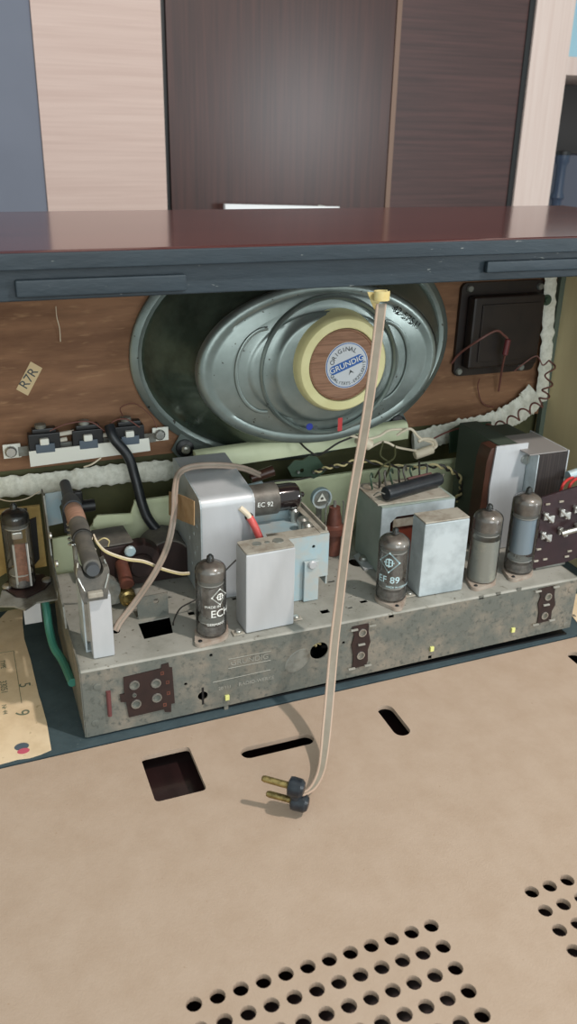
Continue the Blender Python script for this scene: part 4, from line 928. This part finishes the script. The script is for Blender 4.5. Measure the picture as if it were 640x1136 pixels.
# ================================================================== OUTPUT TRANSFORMER HOUSING (centre)
ot = thing('transformer_housing', 'large grey metal housing, greenish shade in its colour, with a brown board on top, right of the cord', 'transformer', (.34, .58, ZT))
ox0, ox1, oy0, oy1, oz = .3075, .3760, .5700, .6160, .1170
m_ = MB()
m_.plate([(ox0, ZT + .0005), (ox0 + .0085, ZT + .0005), (ox0 + .0085, oz - .014), (ox0 + .014, oz - .009), (ox1, oz - .009), (ox1, oz), (ox0, oz)], [], .0014, front(oy0))
m_.build('front_plate', 'aluB', ot, False)
m_ = MB(); m_.box((ox0, oy0 + .0015, ZT + .0005), (ox0 + .0014, oy1, oz), bev=.0003); m_.box((ox1 - .0014, oy0 + .0015, ZT + .0005), (ox1, oy1, oz), bev=.0003); m_.box((ox0, oy0, oz + .0001), (ox1, oy1, oz + .0013), bev=.0003); m_.box((ox0 + .0015, oy1 - .0014, ZT + .0005), (ox1 - .0015, oy1, oz)); m_.build('shell', mat('shade_tinted_steel', (160, 172, 164), .5, .2, rgb2=(144, 156, 148), scale=30), ot)  # greenish tint puts the shadow on the housing into its colour
m_ = MB(); m_.box((ox0 + .014, oy0 + .004, ZT + .0005), (ox1 - .004, oy1 - .004, oz - .012), bev=.004); m_.build('winding', mat('red_brown_winding', (110, 50, 36), .5), ot)
m_ = MB(); m_.box((ox0 + .012, oy0 + .0016, oz - .020), (ox0 + .034, oy0 + .0034, oz - .012), bev=.001); m_.build('paper_end', 'alud', ot)
m_ = MB(); m_.box((ox0 - .002, oy0 + .002, oz + .0014), (ox1 - .004, oy1 + .002, oz + .0030), rz=-.03, bev=.0004); m_.build('top_board', 'alud', ot)['label'] = 'dusty brown board on top'
m_ = MB(); q = uxy([(392, 617), (404, 610), (413, 622), (414, 630), (404, 632)], ZT + .001); m_.plate(q, [], .0014, flatz(ZT + .0003)); ft = m_.build('mounting_foot', 'alu', ot)
m_ = MB(); screw(m_, U(403, 621, Z=ZT + .0018), (0, 0, 1), .0040, .003); m_.build('screw', 'steel', ft)
# black capacitor
kc = thing('tubular_capacitor', 'black tubular capacitor lying on the grey housing', 'capacitor', (.335, .585, oz))
a = U(427, 548, Z=oz + .0095); b = U(488, 531, Z=oz + .0095)
d = (b - a); m_ = MB(); m_.lathe(a, d, [(.003, 0), (.0058, .0008), (.0062, .003), (.0060, d.length - .003), (.0052, d.length - .0005), (.002, d.length)], 20); m_.build('body', 'blackrub', kc)
for t_, e in ((0, -1), (1, 1)):
    p = a + d * t_; m_ = MB(); m_.tube(cat([p, p + d.normalized() * .006 * e + V((0, .002, .002)), p + d.normalized() * .006 * e + V((0, .010, -.004))]), .0006, 6); m_.build('lead', 'steeld', kc)
rs_ = thing('resistor', 'slim brown resistor lying behind the black capacitor on the housing', 'resistor', U(465, 532, Z=oz + .012))
a = U(452, 532, Z=oz + .013); b = U(478, 526, Z=oz + .013); m_ = MB(); m_.cyl(a, b, .0017, seg=12); m_.build('body', mat('maroon_resistor', (96, 64, 62), .5), rs_)
for p, e in ((a, -1), (b, 1)): MB().tube([p, p + (b - a).normalized() * .007 * e + V((0, 0, -.004))], .0004, 6).build('lead', 'steeld', rs_)
random.seed(11)
for i in range(9):
    x_ = 413 + i * 7.5; y_ = 543 - i * 1.6
    p = U(x_, y_, Z=oz + .004); 
    lw = MB().tube(cat([p, p + V((-.003 + random.random() * .004, .002, .010)), p + V((.002, .007, .014 - random.random() * .004)), p + V((.006, .012, .006))]), .0009, 6).build('lead_wire', ('dkgreen', 'wired', 'grey')[i % 3])
    tag(lw, 'short bent lead wire sticking up round the black capacitor on the housing', 'wire', 'bent leads round the black capacitor')

# wires across under the speaker
def wire(lab, pts, r, mm, name='wire'): return tag(MB().tube(cat(pts, 8), r, 7).build(name, mm), lab, 'wire')
wire('dark wire sagging from the speaker towards the cord', [U(331, 489, Y=.66), U(340, 498, Y=.652), U(352, 505, Y=.648), U(362, 500, Y=.645), U(376, 491, Y=.645), U(396, 483, Y=.645)], .0009, 'wired')
wire('white wire reaching from the white sleeve to the speaker rim', [U(380, 481, Y=.648), U(392, 484, Y=.642), U(405, 487, Y=.640), U(420, 484, Y=.64), U(433, 477, Y=.645), U(455, 476, Y=.65)], .0012, 'wirew')
wire('white wire bent from the speaker screw to the hanging white plug', [U(440, 483, Y=.648), U(448, 478, Y=.645), U(456, 476, Y=.643), U(466, 486, Y=.642), U(480, 492, Y=.642), U(477, 500, Y=.642)], .0012, 'wirew')
wire('curved pale wire below the cord ending at the white plug', [U(408, 498, Y=.645), U(425, 490, Y=.642), U(440, 496, Y=.640), U(455, 499, Y=.642), U(462, 500, Y=.642)], .0011, 'wirew')
sl = thing('wire_sleeve', 'thick off white sleeve with a wire end behind the cord, under the speaker', 'wire sleeve', U(400, 495, Y=.64))
MB().tube(cat([U(397, 486, Y=.642), U(404, 490, Y=.641), U(410, 494, Y=.641)]), .0050, 14).build('sleeve', 'wirew', sl)
hp = thing('wire_connector', 'white cylindrical connector hanging on a loop of wire', 'connector', U(470, 501, Y=.642))
a = U(460, 505, Y=.642); b = U(480, 498, Y=.642); MB().lathe(a, b - a, [(.0035, 0), (.0043, .001), (.0043, (b - a).length - .001), (.0034, (b - a).length)], 16).build('body', 'wirew', hp)
MB().tube(cat([b, U(484, 494, Y=.642), U(480, 488, Y=.642), U(470, 487, Y=.642), U(464, 490, Y=.642)]), .0016, 8).build('loop', 'wirew', hp)
# twisted pair
def twist(lab, pts, r=.0009, amp=.0013):
    P_ = cat(pts, 14); t = thing('twisted_wires', lab, 'wire', P_[0])
    for s_, mm in ((0, 'wirey'), (PI, 'wired')):
        Q = []
        for i, p in enumerate(P_):
            d = (P_[min(i + 1, len(P_) - 1)] - P_[max(0, i - 1)]).normalized(); x, y = frame(d, V((0, 0, 1))); a = i * .5 + s_
            Q.append(p + (x * math.cos(a) + y * math.sin(a)) * amp)
        MB().tube(Q, r, 6).build('strand', mm, t)
twist('black and yellow twisted wires running from the green tag board behind the cord', [U(350, 524, Y=.65), U(362, 519, Y=.646), U(378, 516, Y=.642), U(400, 511, Y=.640), U(430, 516, Y=.632), U(458, 519, Y=.628)])
twist('black and white twisted wires arching over to the right of the black capacitor', [U(458, 519, Y=.630), U(484, 517, Y=.63), U(500, 522, Y=.63), U(511, 532, Y=.63), U(511, 545, Y=.63), U(505, 556, Y=.63)], .0011, .0016)
wire('olive wire looping down from the white sleeve to the housing', [U(425, 490, Y=.64), U(422, 505, Y=.632), U(432, 514, Y=.625), U(430, 524, Y=.615), U(424, 536, Y=.605)], .0008, 'olive')
wire('second olive wire dropping behind the cord to the housing', [U(438, 494, Y=.64), U(437, 508, Y=.63), U(424, 517, Y=.62), U(416, 530, Y=.61)], .0008, 'olive')
wire('dark wire behind the sideways valve', [U(291, 536, Y=.632), U(310, 533, Y=.635), U(330, 532, Y=.64), U(345, 529, Y=.645)], .0008, 'wired')

# ================================================================== POWER TRANSFORMER (right)
pt = thing('power_transformer', 'large mains transformer with dark laminated core and silver clamp at the right', 'transformer', (.45, .6, ZT))
y0 = .562; pf = .1490
xl = U(600, 500, Y=y0).x; xr = U(631, 497, Y=y0).x
z_t = U(600, 500, Y=y0).z; z_t = .1500
m_ = MB(); m_.box((xl, y0, ZT + .0008), (xr, .612, z_t), bev=.0006); m_.build('laminated_core', 'core', pt)
m_ = MB(); m_.box((xl - .010, y0 + .001, z_t + .0002), (xr + .0001, .612, z_t + .0014), bev=.0004); m_.build('top_clamp', mat('grey_clamp', (142, 138, 136), .55, .2), pt)
m_ = MB(); m_.box((xr + .0002, y0 + .0002, ZT + .0008), (xr + .0016, .618, z_t + .0014), bev=.0003); m_.build('end_clamp', 'alu', pt)
m_ = MB(); m_.box((xl - .0014, y0 + .0002, ZT + .0008), (xl - .0002, .612, z_t), bev=.0003); m_.build('end_clamp', 'aluB', pt)
yb = .577
q = uxz([(551, 497), (586, 494), (584, 600), (541, 600)], yb)
q = [(U(551, 498, Y=yb).x, .1565), (U(586, 495, Y=yb).x, .1565), (xl - .002, .1500), (xl - .002, ZT + .0008), (U(541, 590, Y=yb).x, ZT + .0008), (U(541, 558, Y=yb).x, .12)]
m_ = MB(); m_.plate(q, [], .0016, front(yb)); m_.build('front_clamp', 'alu', pt, False)
m_ = MB(); c = U(589, 508, Y=yb - .002); m_.lathe(c, (0, -1, 0), [(.0050, -.002), (.0050, .002), (.0025, .002), (.0025, .006), (0, .006)], 6); m_.lathe(c + V((-.005, 0, -.001)), (0, -1, 0), [(.004, -.002), (.004, .001), (0, .001)], 16); m_.build('bolt', 'steel', pt)
cxl = q[0][0]
m_ = MB(); prof = []
for k in range(13): t = PI / 2 + PI * k / 12; prof.append((cxl + .001 + .010 * math.cos(t), .1555 - .010 - .000 + 0 * k, t))
ring = [(cxl + .004, .1555), (cxl - .004, .1545), (cxl - .0055, .150), (cxl - .0072, .143), (cxl - .0080, .110), (cxl - .0090, ZT + .004), (cxl + .004, ZT + .004)]
m_.plate(ring, [], .016, front(yb + .0018)); m_.build('winding', 'coil', pt)['label'] = 'shiny brown varnished winding'
m_ = MB(); m_.box((cxl + .0045, yb + .0018, ZT + .004), (xl - .0105, .645, .1562), bev=.001); m_.build('rear_core', mat('dull_green_core', (64, 74, 64), .6), pt)
m_ = MB(); m_.box((xl - .0100, .6125, ZT + .004), (xr, .652, .1475), bev=.001); m_.build('rear_core', mat('dull_green_core_block', (64, 74, 64), .6), pt)

# ================================================================== VOLTAGE SELECTOR (right)
vs = thing('voltage_selector', 'dark red voltage selector plate with metal clips at the right end', 'voltage selector', (.455, .53, ZT))
YV = .530
q = uxz([(597, 556), (601, 552), (640, 540), (664, 534), (672, 540), (668, 600), (650, 615), (630, 623), (586, 632), (583, 628)], YV)
m_ = MB(); m_.plate(q, [], .0018, front(YV)); m_.build('plate', mat('dark_maroon_paxolin', (50, 29, 33), .4, rgb2=(40, 24, 28), scale=60), vs)
m_ = MB(); m_.box((.4395, YV + .002, ZT + .0006), (.470, YV + .003, .075)); m_.box((.4395, YV + .002, ZT + .0006), (.470, YV + .012, ZT + .0016)); m_.build('foot', 'steeld', vs)
for px_, py_, s_ in ((608, 574, 1.4), (626, 570, 1.4), (605, 595, 1.4), (624, 590, 1.2), (641, 566, 1.2), (642, 585, 1.1)):
    c = U(px_, py_, Y=YV - .002)
    k_ = MB(); k_.box((c.x - .0050 * s_, YV - .004, c.z - .0012), (c.x + .0050 * s_, YV - .0002, c.z + .0012), bev=.0005); k_.bm.verts.ensure_lookup_table()
    bmesh.ops.rotate(k_.bm, cent=c, matrix=Matrix.Rotation(.75, 3, 'Y'), verts=k_.bm.verts)
    k2 = MB(); k2.box((c.x - .0032 * s_, YV - .003, c.z - .0022), (c.x - .0002, YV - .0002, c.z + .0042), bev=.0005); k2.box((c.x + .0015, YV - .003, c.z - .0052), (c.x + .0045 * s_, YV - .0002, c.z + .0010), bev=.0005)
    me = bpy.data.meshes.new('x'); k2.bm.to_mesh(me); k2.bm.free(); k_.bm.from_mesh(me); bpy.data.meshes.remove(me)
    k_.build('contact_clip', 'steel', vs)
for px_, py_ in ((607, 559), (622, 556), (597, 609), (631, 611), (594, 622), (604, 620), (628, 617)):
    c = U(px_, py_, Y=YV); MB().box((c.x - .0022, YV - .0014, c.z - .0008), (c.x + .0022, YV - .0001, c.z + .0008), bev=.0003).build('small_tab', 'alud', vs)
a = U(623, 592, Y=YV - .006); b = U(648, 585, Y=YV - .010); MB().cyl(a, b, .0022, seg=14).build('contact_pin', 'steel', vs)
rw = thing('red_wire', 'red wire loops behind the top edge of the voltage selector', 'wire', U(628, 540, Y=.55))
for dx in (0, 8):
    MB().tube(cat([U(622 + dx, 545, Y=.545), U(625 + dx, 537, Y=.545), U(632 + dx, 531, Y=.55), U(640 + dx, 530, Y=.555), U(650 + dx, 540, Y=.55)]), .0013, 8).build('strand', mat('bright_red', (190, 52, 50), .5), rw)
tag(MB().cyl(U(630, 528, Y=.556), U(648, 522, Y=.556), .0042, seg=14).build('wire_joint', 'paleblue'), 'pale blue wire joint above the red wires at the right edge', 'wire joint')

# ================================================================== BACK COVER (hardboard)
bd = thing('back_cover', 'tan hardboard back cover with vent holes lying flat before the radio', 'back panel', (.27, .32, table_z))
ho = []
def near(px_, py_): q = U(px_, py_, Z=-.001); return (q.x, q.y)
a = near(158, 839); b = near(222, 877)
ho.append(rect(.0822, .4310, .1168, .4775, .003))
ho.append(rect(.1490, .4508, .2035, .4628, .0059, 6))
ho.append(rect(.2612, .4365, .2740, .4737, .0063, 6))
q0 = near(632, 730); ho.append(rect(q0[0], q0[1] - .030, q0[0] + .0128, q0[1] + .0075, .0063, 6))
for j in range(8):
    for i in range(12): ho.append(circ(.0683 + .01229 * i - .0006 * j, .2865 - .01375 * j, .0042, 14))
for j in range(8):
    for i in range(10): ho.append(circ(.2700 + .01245 * i - .0006 * j, .2868 - .0136 * j, .0042, 14))
bt = -.0010; bth = .0035
bx0_, bx1_, by0_, by1_ = -.20, .52, .165, .4975
m_ = MB(); m_.plate([(bx0_, by0_), (bx1_, by0_), (bx1_, by1_ + .0082), (bx0_, by1_ - .0030)], [h for h in ho if max(p[1] for p in h) < by1_ and max(p[0] for p in h) < bx1_], -bth, flatz(bt))
bo_ = m_.build('panel', 'card', bd, False); bo_['label'] = 'flat tan hardboard sheet with punched holes'
for x in (bx0_ + .01, bx1_ - .03): MB().box((x, by0_ + .01, table_z), (x + .018, by1_ - .01, bt - bth)).build('batten', 'inner', bd)

# ================================================================== MAINS CORD AND PLUG
cp_ = [U(423, 337, Y=.501), U(418, 380, Y=.500), U(410, 440, Y=.498), U(402, 490, Y=.496), U(393, 540, Y=.493), U(384, 600, Y=.488), U(377, 660, Y=.480), U(371, 710, Y=.471), U(367, 755, Y=.460), U(363, 800, Y=.444), U(359, 838, Y=.426), U(355, 858, Y=.412), U(348, 872, Y=.401), U(340, 879, Y=.393), U(333, 881, Y=.386)]
P_ = cat(cp_, 6)
mc = thing('mains_cord', 'flat pinkish grey mains cord with dark two pin plug, hanging before the chassis', 'power cord', P_[-1])
sides = []
for i, p in enumerate(P_):
    d = (P_[min(i + 1, len(P_) - 1)] - P_[max(0, i - 1)]).normalized(); t = i / (len(P_) - 1)
    base = sides[-1] if sides else V((1, .25, 0))
    s_ = (base - d * base.dot(d)).normalized(); sides.append(s_)
wdt = [.0034 - .0026 * min(1, max(0, (i / (len(P_) - 1) - .66) / .26)) for i in range(len(P_))]
for k in (-1, 1): MB().tube([p + s_ * k * w_ for p, s_, w_ in zip(P_, sides, wdt)], .00090, 10).build('conductor', 'cord', mc)
m_ = MB()
rg_ = []
for i, p in enumerate(P_):
    d = (P_[min(i + 1, len(P_) - 1)] - P_[max(0, i - 1)]).normalized(); n_ = d.cross(sides[i]); w_ = wdt[i]
    rg_.append([p + sides[i] * w_ + n_ * .0006, p - sides[i] * w_ + n_ * .0006, p - sides[i] * w_ - n_ * .0006, p + sides[i] * w_ - n_ * .0006])
m_.rings(rg_); m_.build('web', 'cordweb', mc)
# plug
pc = U(328, 882, Z=.0165)
hi = U(326, 873, Z=.0215); lo2 = U(329, 889, Z=.0090)
tip1 = U(290, 863, Z=.0235); tip2 = U(295, 880, Z=.0110)
pg = MB()
d1 = (hi - tip1).normalized(); d2 = (lo2 - tip2).normalized()
pg.lathe(hi - d1 * .0030, d1, [(.003, -.001), (.0060, 0), (.0064, .002), (.0062, .0075), (.0045, .0095), (.002, .010)], 22)
pg.lathe(lo2 - d2 * .0030, d2, [(.003, -.001), (.0056, 0), (.0060, .002), (.0058, .0085), (.0042, .0105), (.002, .011)], 22)
md = (hi + lo2) / 2; pg.tube([hi + d1 * .001, md, lo2 + d2 * .001], [.0046, .0040, .0046], 12)
po = pg.build('plug', 'plug', mc); po['label'] = 'blue black two pin plug'
for tp_, hb_ in ((tip1, hi), (tip2, lo2)):
    d = (hb_ - tp_); m_ = MB(); L_ = d.length - .003
    m_.lathe(tp_, d, [(.0004, 0), (.0016, .0005), (.0022, .0022), (.0022, L_)], 16); m_.build('pin', 'brass', po)
# tape holding it
tt = thing('yellow_tape', 'curled yellow tape where the cord hangs from the cabinet top rail', 'tape', U(422, 330, Y=.502))
c = U(423, 334, Y=.5015)
m_ = MB(); ring = []
for k in range(20):
    t = PI * .15 + PI * 1.7 * k / 19; ring.append((c.x + .0052 * math.cos(t) * 1.05, c.y + .0042 * math.sin(t)))
inn = [(c.x + (u - c.x) * .84, c.y + (v_ - c.y) * .84) for u, v_ in reversed(ring)]
m_.plate(ring + inn, [], .0060, flatz(c.z + .0005)); m_.build('curl', 'tapey', tt)
m_ = MB(); q = uxz([(410, 325), (428, 325), (426, 333), (418, 345), (414, 336)], .5035); m_.plate(q, [], .0004, front(.5068)); m_.build('tail', 'tapey', tt)

# ================================================================== LIGHT
wd = bpy.data.worlds.new('world'); S.world = wd; wd.use_nodes = True
bg = wd.node_tree.nodes['Background']; bg.inputs[0].default_value = (0.82, 0.94, 0.93, 1); bg.inputs[1].default_value = 0.66
def area(name, loc, target, size, power, color, shape='DISK'):
    d = bpy.data.lights.new(name, 'AREA'); d.shape = shape; d.size = size; d.energy = power; d.color = color
    o = bpy.data.objects.new(name, d); COL.objects.link(o); o.location = loc
    o.rotation_euler = (V(target) - V(loc)).to_track_quat('-Z', 'Y').to_euler(); return o
area('ceiling_lamp', V((.27, .5, .05)) + V((.35, -.49, 1)) * 1.5, (.27, .5, .05), 0.06, 18, (1.0, 0.91, 0.83))
area('front_fill', (0.1, -2.2, .9), (.3, .6, .15), 1.6, 28, (0.93, 0.98, 1.0), 'SQUARE')  # added soft fill from behind the camera, no window known there
area('window_light', (1.75, -1.0, .45), (.7, 1.7, .35), 0.40, 9, (0.92, 0.97, 1.0))

S.view_settings.view_transform = 'Standard'; S.view_settings.look = 'None'
S.view_settings.exposure = 0.1; S.view_settings.gamma = 1.0; S.view_settings.use_curve_mapping = False
